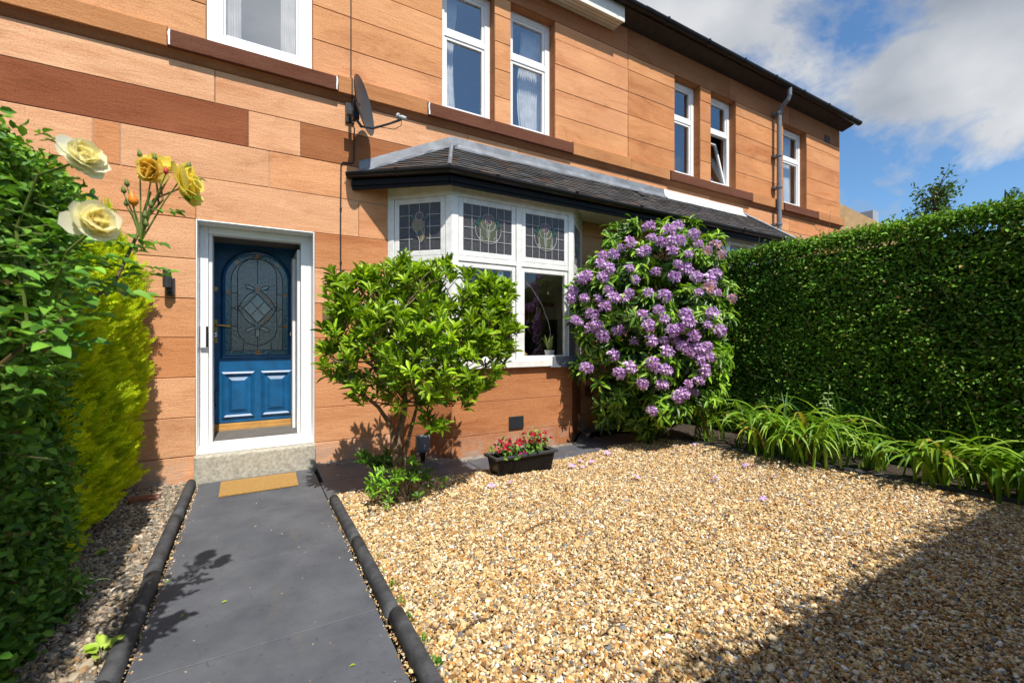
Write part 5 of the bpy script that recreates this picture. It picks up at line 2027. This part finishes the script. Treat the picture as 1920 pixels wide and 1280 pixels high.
for k in range(11):
    a = rng.uniform(-1.2, 1.0)
    strap_leaf(c, np.array(gw) + [-.10 + rng.normal(0, .02), rng.normal(0, .03), .02], (math.cos(a), math.sin(a)), rng.uniform(.16, .30), .005, 0, rng.uniform(.8, 2.0), (.22, .34, .14))
c.build('foliage', 'leaf', t)
bk = MB(); q = ground(272, 945); bk.block(q.x - .10, -.005, q.x + .09, .055, q.y - .03, q.y + .05, .008, (.20, .075, .045, .4))
o = bk.build('brick', 'stone', bevel=.006); tag(o, 'old red brick lying on the stones between conifer and edging', 'brick')

# ------------------------------------------------------------------ things on and before the house
mt = MB()
MQ = [ground(411, 936), ground(560, 914), ground(556, 889), ground(414, 908)]
MQ = [Vector((-.24, -.595, 0)), Vector((.335, -.59, 0)), Vector((.345, -.185, 0)), Vector((-.245, -.18, 0))]
mt.loft([[(p_.x, p_.y, .013) for p_ in MQ], [(p_.x, p_.y, .030) for p_ in MQ]])
o = mt.build('doormat', 'coir', bevel=.006)
tag(o, 'tan coir doormat on the dark path below the blue door', 'doormat')

wl_ = thing('wall_lamp', 'black cylinder wall lamp with motion sensor, left of the blue door', 'lamp', (-.625, 0, 1.75))
b = MB(); b.box(-.645, -.045, 1.645, -.585, -.001, 1.80); b.build('bracket', 'anth', wl_, bevel=.006)
b = MB(); b.lathe([(.030, 0), (.030, .15), (.026, .152)], (-.632, -.085, 1.71), n=20); b.build('lamp_body', 'anth', wl_, smooth=False)
b = MB(); b.lathe([(.019, 0), (.017, .012), (.010, .018)], (-.615, -.046, 1.672), (0, -1, -.3), 14); b.build('sensor', 'black', wl_, smooth=True)

# satellite dish
DC = Vector((.935, -.34, 3.55))
sd = thing('satellite_dish', 'small dark grey satellite dish on the wall above the porch roof', 'satellite dish', (.87, 0, 3.45))
nd = Vector((.83, -.54, .16)).normalized()
up_ = (Vector((0, 0, 1)) - nd * nd.z).normalized()
sdv = nd.cross(up_)
b = MB()
rings = []
for off in (0, -.005):
    for k in range(8):
        r = .02 + .98 * k / 7
        rr = [DC + nd * (off + .050 * r * r - .045) + (up_ * .285 * math.cos(2 * math.pi * q / 28) + sdv * .225 * math.sin(2 * math.pi * q / 28)) * r for q in range(28)]
        rings.append(rr)
b.loft(rings[7::-1] + rings[8:], cap=False)
b.build('reflector', 'dish', sd, smooth=True)
tip_ = DC + nd * .34 - up_ * .20
b = MB()
b.tube([DC - nd * .05 - up_ * .20, DC + nd * .05 - up_ * .235, DC + nd * .22 - up_ * .22, tip_], [.011, .011, .010, .012], 8)
b.build('arm', 'anth', sd)
b = MB()
fd = (DC - tip_).normalized()
b.lathe([(.020, -.05), (.022, .0), (.014, .005), (.014, .02), (.028, .025), (.028, .042), (.018, .052)], tip_ + Vector((0, 0, .02)), fd, 14)
b.build('receiver', 'lnbgrey', sd, smooth=False)
b = MB()
b.tube([Vector((.86, -.001, 3.60)), Vector((.86, -.16, 3.56)), Vector((.88, -.22, 3.52))], .017, 8)
b.box(.815, -.022, 3.50, .905, -.001, 3.70); b.box(.845, -.27, 3.44, .905, -.19, 3.62); b.box(.80, -.20, 3.50, .85, -.14, 3.55)
b.tube([DC - nd * .05 + up_ * .05, Vector((.875, -.23, 3.56))], .022, 8)
b.tube([DC - nd * .06 - up_ * .20, Vector((.875, -.23, 3.46))], .014, 8)
b.build('bracket', 'anth', sd, bevel=.003)
b = MB()
b.tube([tip_, tip_ - Vector((0, 0, .06)), tip_ - nd * .07 - Vector((0, 0, .085)), DC + nd * .12 - up_ * .235], .0035, 6)
b.build('lead', 'cable', sd)

cb = MB()
cb.tube([(.872, -.008, 5.70), (.872, -.008, 4.6), (.872, -.008, 3.95), (.872, -.072, 3.935), (.872, -.072, 3.76), (.885, -.02, 3.69), (.89, -.03, 3.56)], .006, 6)
o = cb.build('cable', 'cable'); tag(o, 'thin black cable running from the eaves down to the satellite dish', 'cable')
cb = MB()
cb.tube([(.90, -.04, 3.45), (.90, -.012, 3.30), (.90, -.010, 3.12), (.885, -.010, 3.09), (.80, -.010, 3.085), (.775, -.010, 3.06), (.77, -.010, 2.5), (.772, -.010, 1.4), (.775, -.010, .9)], .007, 6)
for z in (2.6, 2.05, 1.7):
    cb.box(.762, -.02, z, .782, -.001, z + .012)
o = cb.build('cable', 'cable'); tag(o, 'black cable from the dish down the wall between door and bay window', 'cable')
pq = MB(); pq.box(.60, -.014, 1.46, .70, -.001, 1.62)
o = pq.build('nameplate', 'oldbrass', bevel=.003); tag(o, 'small dull plate on the stone right of the door, half behind the azalea', 'nameplate')

ub = ground(792, 868)
un = thing('outdoor_socket', 'dark grey socket box on a stake at the wall foot behind the azalea', 'socket box', (ub.x, -.43, 0))
b = MB(); b.box(ub.x - .070, -.46, .115, ub.x + .070, -.39, .295); b.build('box', 'grey', un, bevel=.014)
b = MB(); b.box(ub.x - .055, -.470, .14, ub.x + .055, -.461, .28); b.build('lid', 'grey', un, bevel=.006)
b = MB(); b.loft([[(ub.x - .03, -.44, .114), (ub.x + .03, -.44, .114), (ub.x + .03, -.41, .114), (ub.x - .03, -.41, .114)], [(ub.x - .008, -.43, -.05), (ub.x + .008, -.43, -.05), (ub.x + .008, -.42, -.05), (ub.x - .008, -.42, -.05)]]); b.build('stake', 'black', un)
# little grey pots of cable by the neighbour's corner
jb = MB(); jb.box(3.98, -.06, .48, 4.07, -.001, .62)
o = jb.build('junction_box', 'redbrown', bevel=.008); tag(o, 'small red brown junction box in the corner right of the bay', 'junction box')

# trough with two flowering plants
tx, ty = 2.185, -1.24
tr_ = thing('planter', 'black ribbed plastic trough on the gravel edge before the bay', 'planter', (tx, ty, 0))
b = MB()
W0, W1, D0, D1, HH = .285, .315, .075, .095, .185
bz = .012
rect = lambda w_, d_, z: [(tx - w_, ty - d_, z), (tx + w_, ty - d_, z), (tx + w_, ty + d_, z), (tx - w_, ty + d_, z)]
b.loft([rect(W0, D0, bz), rect(W1, D1, bz + HH), rect(W1 - .012, D1 - .012, bz + HH), rect(W0 - .01, D0 - .01, bz + .015)])
for k in range(30):
    x_ = tx - W0 + .02 + k * (2 * W0 - .04) / 29
    x2 = tx + (x_ - tx) * W1 / W0 * .985
    b.loft([[(x_ - .006, ty - D0 - .001, bz + .004), (x_, ty - D0 - .006, bz + .004), (x_ + .006, ty - D0 - .001, bz + .004)],
            [(x2 - .006, ty - D1 + .002, bz + HH - .03), (x2, ty - D1 - .003, bz + HH - .03), (x2 + .006, ty - D1 + .002, bz + HH - .03)]], close=True)
b.build('trough', 'black', tr_)
b = MB()
o1 = rect(W1 + .022, D1 + .022, bz + HH - .006); o2 = rect(W1 + .026, D1 + .026, bz + HH + .016); o3 = rect(W1 + .008, D1 + .008, bz + HH + .024); o4 = rect(W1 - .014, D1 - .014, bz + HH + .010)
o5 = rect(W1 + .001, D1 + .001, bz + HH - .006)
b.loft([o5, o1, o2, o3, o4], cap=False)
b.build('rim', 'rimgrey', tr_, bevel=.003)
b = MB(); b.loft([rect(W1 - .02, D1 - .02, bz + HH - .045), rect(W1 - .02, D1 - .02, bz + HH - .03)]); b.build('compost', 'soil', tr_)
for (ox, lab, hh) in ((-.155, 'bushy plant with crimson flowers at the left end of the black trough', .17), (.135, 'taller plant with crimson flowers at the right end of the black trough', .22)):
    pb = np.array([tx + ox, ty, bz + HH - .035])
    t = thing('flowering_plant', lab, 'plant', tuple(pb), 'crimson flowers in the trough')
    c, mb = Cloud(), MB()
    m_ = 34
    q = pb + np.stack([rng.normal(0, .065, m_), rng.normal(-.01, .045, m_), rng.uniform(.03, hh, m_)], 1)
    for k in range(m_):
        mb.tube([tuple(pb), tuple((pb + q[k]) / 2 + rng.normal(0, .01, 3)), tuple(q[k])], [.003, .0022, .0015], 4)
        n_ = 4
        D = rnd(n_) * .7 + [0, -.3, .05]
        c.put(OVAL, np.repeat(q[k][None], n_, 0) + rnd(n_) * .01, D, np.tile([0, -.5, 1.0], (n_, 1)) + rnd(n_) * .3, rng.uniform(.038, .058, n_), rng.uniform(.020, .03, n_), pick([(.14, .32, .04), (.09, .24, .03), (.22, .40, .06)], n_))
    for k in range(26):
        fc = Cloud()
        f0 = pb + np.array([rng.normal(0, .07), rng.normal(-.035, .04), rng.uniform(hh * .55, hh * 1.12)])
        if k % 3 == 0: f0 = pb + np.array([rng.choice([-1, 1]) * rng.uniform(.07, .12), rng.normal(-.03, .03), rng.uniform(hh * .5, hh)])
        n_ = 7
        D = rnd(n_) + [0, -.3, 0]
        fc.put(PET, np.repeat(f0[None], n_, 0), D, rnd(n_) + [0, -.5, .6], rng.uniform(.018, .030, n_), rng.uniform(.015, .023, n_), pick([(.62, .010, .07), (.70, .02, .14), (.50, .008, .05)], n_, .15))
        mb.tube([tuple(pb + [0, 0, .05]), tuple(f0)], [.002, .0014], 4)
        fc.build('flower', 'petal', t)
    if ox < 0:
        for k in range(3):
            fc = Cloud()
            f0 = pb + np.array([.10 + .03 * k, -.05, .03 + .01 * k])
            fc.put(PET, np.repeat(f0[None], 6, 0), rnd(6), rnd(6) + [0, -.5, .6], np.full(6, .024), np.full(6, .02), pick([(.75, .01, .30)], 6, .1))
            fc.build('flower', 'petal', t)
    c.build('foliage', 'leaf', t); mb.build('stem', 'stem', t)
    cs_ = MB()
    cs_.box(tx + ox + .055, ty - .045, bz + HH - .02, tx + ox + .062, ty - .041, bz + HH + hh * .98)
    cs_.box(tx + ox + .02, ty - .050, bz + HH + hh * .72, tx + ox + .095, ty - .0455, bz + HH + hh * .76)
    if ox > 0: cs_.box(tx + ox + .005, ty - .045, bz + HH - .02, tx + ox + .012, ty - .041, bz + HH + hh * .98)
    o = cs_.build('plant_support', 'wood')
    tag(o, 'little bamboo cane cross among the flowers at the ' + ('left' if ox < 0 else 'right') + ' end of the trough', 'cane support')

# ------------------------------------------------------------------ inside the bay
b = MB()
b.box(4.50, .32, .31, 4.57, 4.15, 3.15); b.box(1.06, 4.11, .31, 4.499, 4.18, 3.15)
b.build('room_wall', 'room', H1)
b = MB()
inn = [(1.36, .32), (1.36, .0), (1.86, -.40), (3.29, -.40), (3.80, .0), (3.80, .32)]
b.loft([[(x, y, 1.0) for x, y in inn], [(x, y, 1.045) for x, y in inn]])
b.build('sill_board', 'white', BW)
fl = thing('floor_lamp', 'slim steel arc floor lamp seen through the right light of the bay', 'floor lamp', (3.86, .62, .30))
b = MB(); b.lathe([(.16, 0), (.16, .04), (.03, .05)], (3.86, .62, .302), n=24); b.build('base', 'anth', fl)
b = MB(); b.tube([(3.86, .62, .35), (3.86, .62, 1.25), (3.80, .62, 1.52), (3.68, .62, 1.78), (3.50, .62, 2.02), (3.28, .62, 2.18), (3.0, .62, 2.26), (2.75, .62, 2.22), (2.66, .62, 2.12)], .010, 8); b.build('arc', 'chrome', fl, smooth=True)
b = MB(); b.lathe([(.03, .10), (.09, .06), (.13, 0), (.125, 0)], (2.66, .62, 2.0), n=20, cap=False); b.build('lamp_shade', 'chrome', fl, smooth=True)
pp_ = thing('house_plant', 'variegated snake plant in a white pot on the bay window sill', 'plant', (3.16, -.31, 1.046))
b = MB(); b.lathe([(.050, 0), (.062, .09), (.056, .09), (.05, .07)], (3.16, -.31, 1.047), n=18); b.build('pot', 'white', pp_, smooth=False)
c = Cloud()
for k in range(9):
    a = k * 2.4
    strap_leaf(c, np.array([3.16 + .02 * math.cos(a), -.31 + .02 * math.sin(a), 1.12]), (math.cos(a), math.sin(a)), rng.uniform(.16, .24), .017, 0, rng.uniform(.1, .6), [(.42, .45, .12), (.20, .30, .08)][k % 2])
c.build('foliage', 'leaf', pp_)
b = MB(); b.lathe([(.02, 0), (.13, .015), (.15, .045), (.11, .075), (.03, .085)], (2.72, -.22, 1.047), n=20)
o = b.build('cushion', 'ochre', smooth=True); tag(o, 'flat ochre cushion on the sill inside the bay window', 'cushion')
bkc = thing('bookcase', 'dark bookcase with a row of books inside the bay room', 'bookcase', (4.35, 1.75, .31))
b = MB(); b.box(4.18, 1.35, .312, 4.49, 2.15, 1.60); b.build('cabinet', 'darkbrown', bkc)
b = MB()
yy = 1.38
while yy < 2.08:
    tk_ = random.uniform(.025, .05)
    b.box(4.24, yy, 1.601, 4.46, yy + tk_ - .003, 1.601 + random.uniform(.22, .32), random.choice([(.35, .05, .04, 1), (.5, .45, .36, 1), (.12, .10, .14, 1), (.30, .20, .10, 1), (.25, .04, .05, 1)]))
    yy += tk_
b.build('books', 'slate', bkc)
pc = thing('picture', 'dark framed picture on the beige wall inside the bay room', 'picture', (4.49, 2.9, 1.9))
b = MB(); b.box(4.47, 2.55, 1.50, 4.498, 3.05, 2.25); b.build('frame', 'blackwood', pc)
b = MB(); b.box(4.462, 2.60, 1.55, 4.4695, 3.0, 2.20); b.build('print', 'roomdark', pc)
for (x_, z_, lab) in ((1.93, 2.04, 'round glass ornament stuck to the bay pane nearest the corner post'), (2.385, 2.008, 'round glass ornament stuck to the bay pane next to the middle post')):
    t = thing('window_ornament', lab, 'ornament', (x_, -.46, z_))
    b = MB(); b.lathe([(.020, 0), (.036, .004), (.040, .0), (.036, -.005), (.02, -.004)], (x_, -.462, z_), (0, -1, 0), 20); b.build('disc', 'ornament', t, smooth=True)
    b = MB(); b.lathe([(.012, 0), (.010, .008), (.004, .010)], (x_, -.468, z_), (0, -1, 0), 12); b.build('centre', 'grey', t, smooth=True)
    b = MB(); b.box(x_ - .014, -.461, z_ - .30, x_ + .014, -.458, z_ - .038); b.build('ribbon', 'curtain', t)

# ------------------------------------------------------------------ beyond the hedge
fh = thing('house', 'far gabled house with tan tiled roof showing past the end of the stone terrace', 'house', (33, 14, 0))
A_ = at(1560, 382, 30); B_ = at(1668, 434, 30)
b = MB()
rx, ry = A_.x - 2.0, A_.y
rdir = Vector((B_.x - A_.x, B_.y - A_.y, 0)).normalized()
bdir = Vector((-rdir.y, rdir.x, 0))
slope_ = (A_.z - B_.z) / (B_ - A_).xy.length
Tt = A_ - rdir * 4; Tt.z = A_.z + slope_ * 4
E_ = A_ + rdir * 6.2; E_.z = A_.z - slope_ * 6.2
hw = MB()
hw.loft([[Vector((Tt.x, Tt.y, 0)) - rdir * 9, Vector((E_.x, E_.y, 0)) - rdir * .5, Vector((E_.x, E_.y, 0)) - rdir * .5 + bdir * 8, Vector((Tt.x, Tt.y, 0)) - rdir * 9 + bdir * 8],
         [Vector((Tt.x, Tt.y, E_.z)) - rdir * 9, Vector((E_.x, E_.y, E_.z)) - rdir * .5, Vector((E_.x, E_.y, E_.z)) - rdir * .5 + bdir * 8, Vector((Tt.x, Tt.y, E_.z)) - rdir * 9 + bdir * 8]])
hw.build('wall', 'render', fh)
L_ = Tt - rdir * 10; L_.z = E_.z
b.loft([[L_ - bdir * .4, Tt - bdir * .4, E_ - bdir * .4, E_ - bdir * .4 - Vector((0, 0, .15)), L_ - bdir * .4 - Vector((0, 0, .15))], [L_ + bdir * 8.4, Tt + bdir * 8.4, E_ + bdir * 8.4, E_ + bdir * 8.4 - Vector((0, 0, .15)), L_ + bdir * 8.4 - Vector((0, 0, .15))]])
b.build('roof', 'tantile', fh)
b = MB()
ch = at(1628, 410, 36)
b.box(ch.x - .5, ch.y - .5, 0, ch.x + .5, ch.y + .5, ch.z + .5)
o = b.build('chimney_stack', 'greyblue'); tag(o, 'small hazy grey chimney far beyond the tan roof', 'chimney')


def wispy(label, px, py, ptop, depth, m_, spread):
    top = at(px, ptop, depth)
    base = Vector((top.x, top.y, 0))
    t = thing('tree', label, 'tree', tuple(base))
    tk, c = MB(), Cloud()
    mid = at(px, py, depth)
    tk.tube([base, base.lerp(mid, .6), mid, top - Vector((0, 0, .05))], [.05, .04, .02, .006], 7)
    for k in range(m_):
        z = random.uniform(mid.z - .25, top.z)
        a = random.uniform(0, 6.28)
        l = random.uniform(.3, 1) * spread * (1.1 - .5 * (z - mid.z + .25) / (top.z - mid.z + .25))
        r0 = Vector((base.x, base.y, z - .1)); r1 = Vector((base.x + math.cos(a) * l, base.y + math.sin(a) * l, z + random.uniform(-.05, .2) + l * .3))
        tk.tube([r0, r0.lerp(r1, .5) + Vector((0, 0, .04)), r1], [.008, .005, .002], 4)
        n_ = 22
        tt = rng.uniform(.25, 1.05, (n_, 1))
        c.put(OVAL, np.array(r0) + np.array(r1 - r0) * tt + rnd(n_) * .025, rnd(n_), rnd(n_) + [0, 0, 1], rng.uniform(.035, .055, n_), rng.uniform(.02, .03, n_), pick([(.08, .17, .03), (.12, .22, .04), (.05, .12, .025)], n_))
    tk.build('trunk', 'bark', t); c.build('crown', 'leaf', t)


wispy('leafy sapling top sticking up behind the right hand hedge', 1752, 425, 352, 5.6, 62, .42)
wispy('thin bare looking sapling tip behind the hedge at the far right', 1885, 400, 348, 5.4, 9, .16)

# twigs and leaf scraps on the gravel and path
sc_pal = [(.30, .45, .05), (.45, .50, .08), (.12, .25, .03)]
lf0 = None
for i, (px, py, zz) in enumerate(((310, 1092, .016), (345, 1150, .016), (415, 1130, .016), (268, 1190, .016), (667, 1245, .016), (820, 1115, .045), (1185, 1050, .04), (1400, 955, .04), (1255, 1180, .04), (1640, 975, .04), (700, 1060, .045), (785, 1020, .045))):
    if lf0 is None:
        c = Cloud(); c.put(OVAL, np.array([[0, 0, 0.0]]), np.array([[0, 1.0, .1]]), np.array([[0, 0, 1.0]]), [.026], [.014], np.array([sc_pal[0]]))
        o = lf0 = c.build('fallen_leaf', 'leaf')
        tag(o, 'small fallen green leaf lying flat on the ground', 'fallen leaf', 'fallen leaves on path and gravel')
    else:
        o = lf0.copy(); C.objects.link(o)
    q = ground(px, py, zz)
    o.location = (q.x, q.y, zz)
    o.rotation_euler = (random.uniform(-.3, .3), random.uniform(-.3, .3), random.uniform(0, 6))
for (px, py, a, L, lab) in ((1010, 985, .3, .30, 'thin dry twig on the sunny gravel below the planter'), (900, 1165, .25, .20, 'short brown twig on the near gravel beside the path'), (1160, 1170, .1, .16, 'bent dark twig on the near gravel, middle of the picture')):
    q = ground(px, py, .04)
    q.z = .042
    b = MB()
    dv = Vector((math.cos(a), math.sin(a), 0)) * L
    b.tube([q - dv * .5, q - dv * .1 + Vector((0, .01, .006)), q + dv * .25 - Vector((0, .012, 0)), q + dv * .5], [.003, .0035, .003, .002], 5)
    o = b.build('twig', 'bark'); tag(o, lab, 'twig')

# small weeds rooted along the gravel side of the edging
c = Cloud()
n = 420
yw = -3.9 + np.abs(rng.normal(0, .7, n)); kp = yw < -1.6
yw = yw[kp]; n = len(yw)
cl_ = np.round(yw / .16) * .16 + rng.normal(0, .018, n)
Pw = np.stack([.605 + rng.normal(0, .010, n), cl_, rng.uniform(.015, .045, n)], 1)
Dw = rnd(n) * .6 + np.array([.1, 0, .7])
c.put(OVAL, Pw, Dw, rnd(n) * .4 + [0, -.2, 1], rng.uniform(.012, .030, n), rng.uniform(.005, .011, n), pick([(.12, .28, .03), (.18, .34, .04), (.08, .18, .025)], n))
o = c.build('ground_cover', 'leaf')
tag(o, 'tiny weeds growing along the gravel side of the right path edging', 'weeds', kind='stuff')
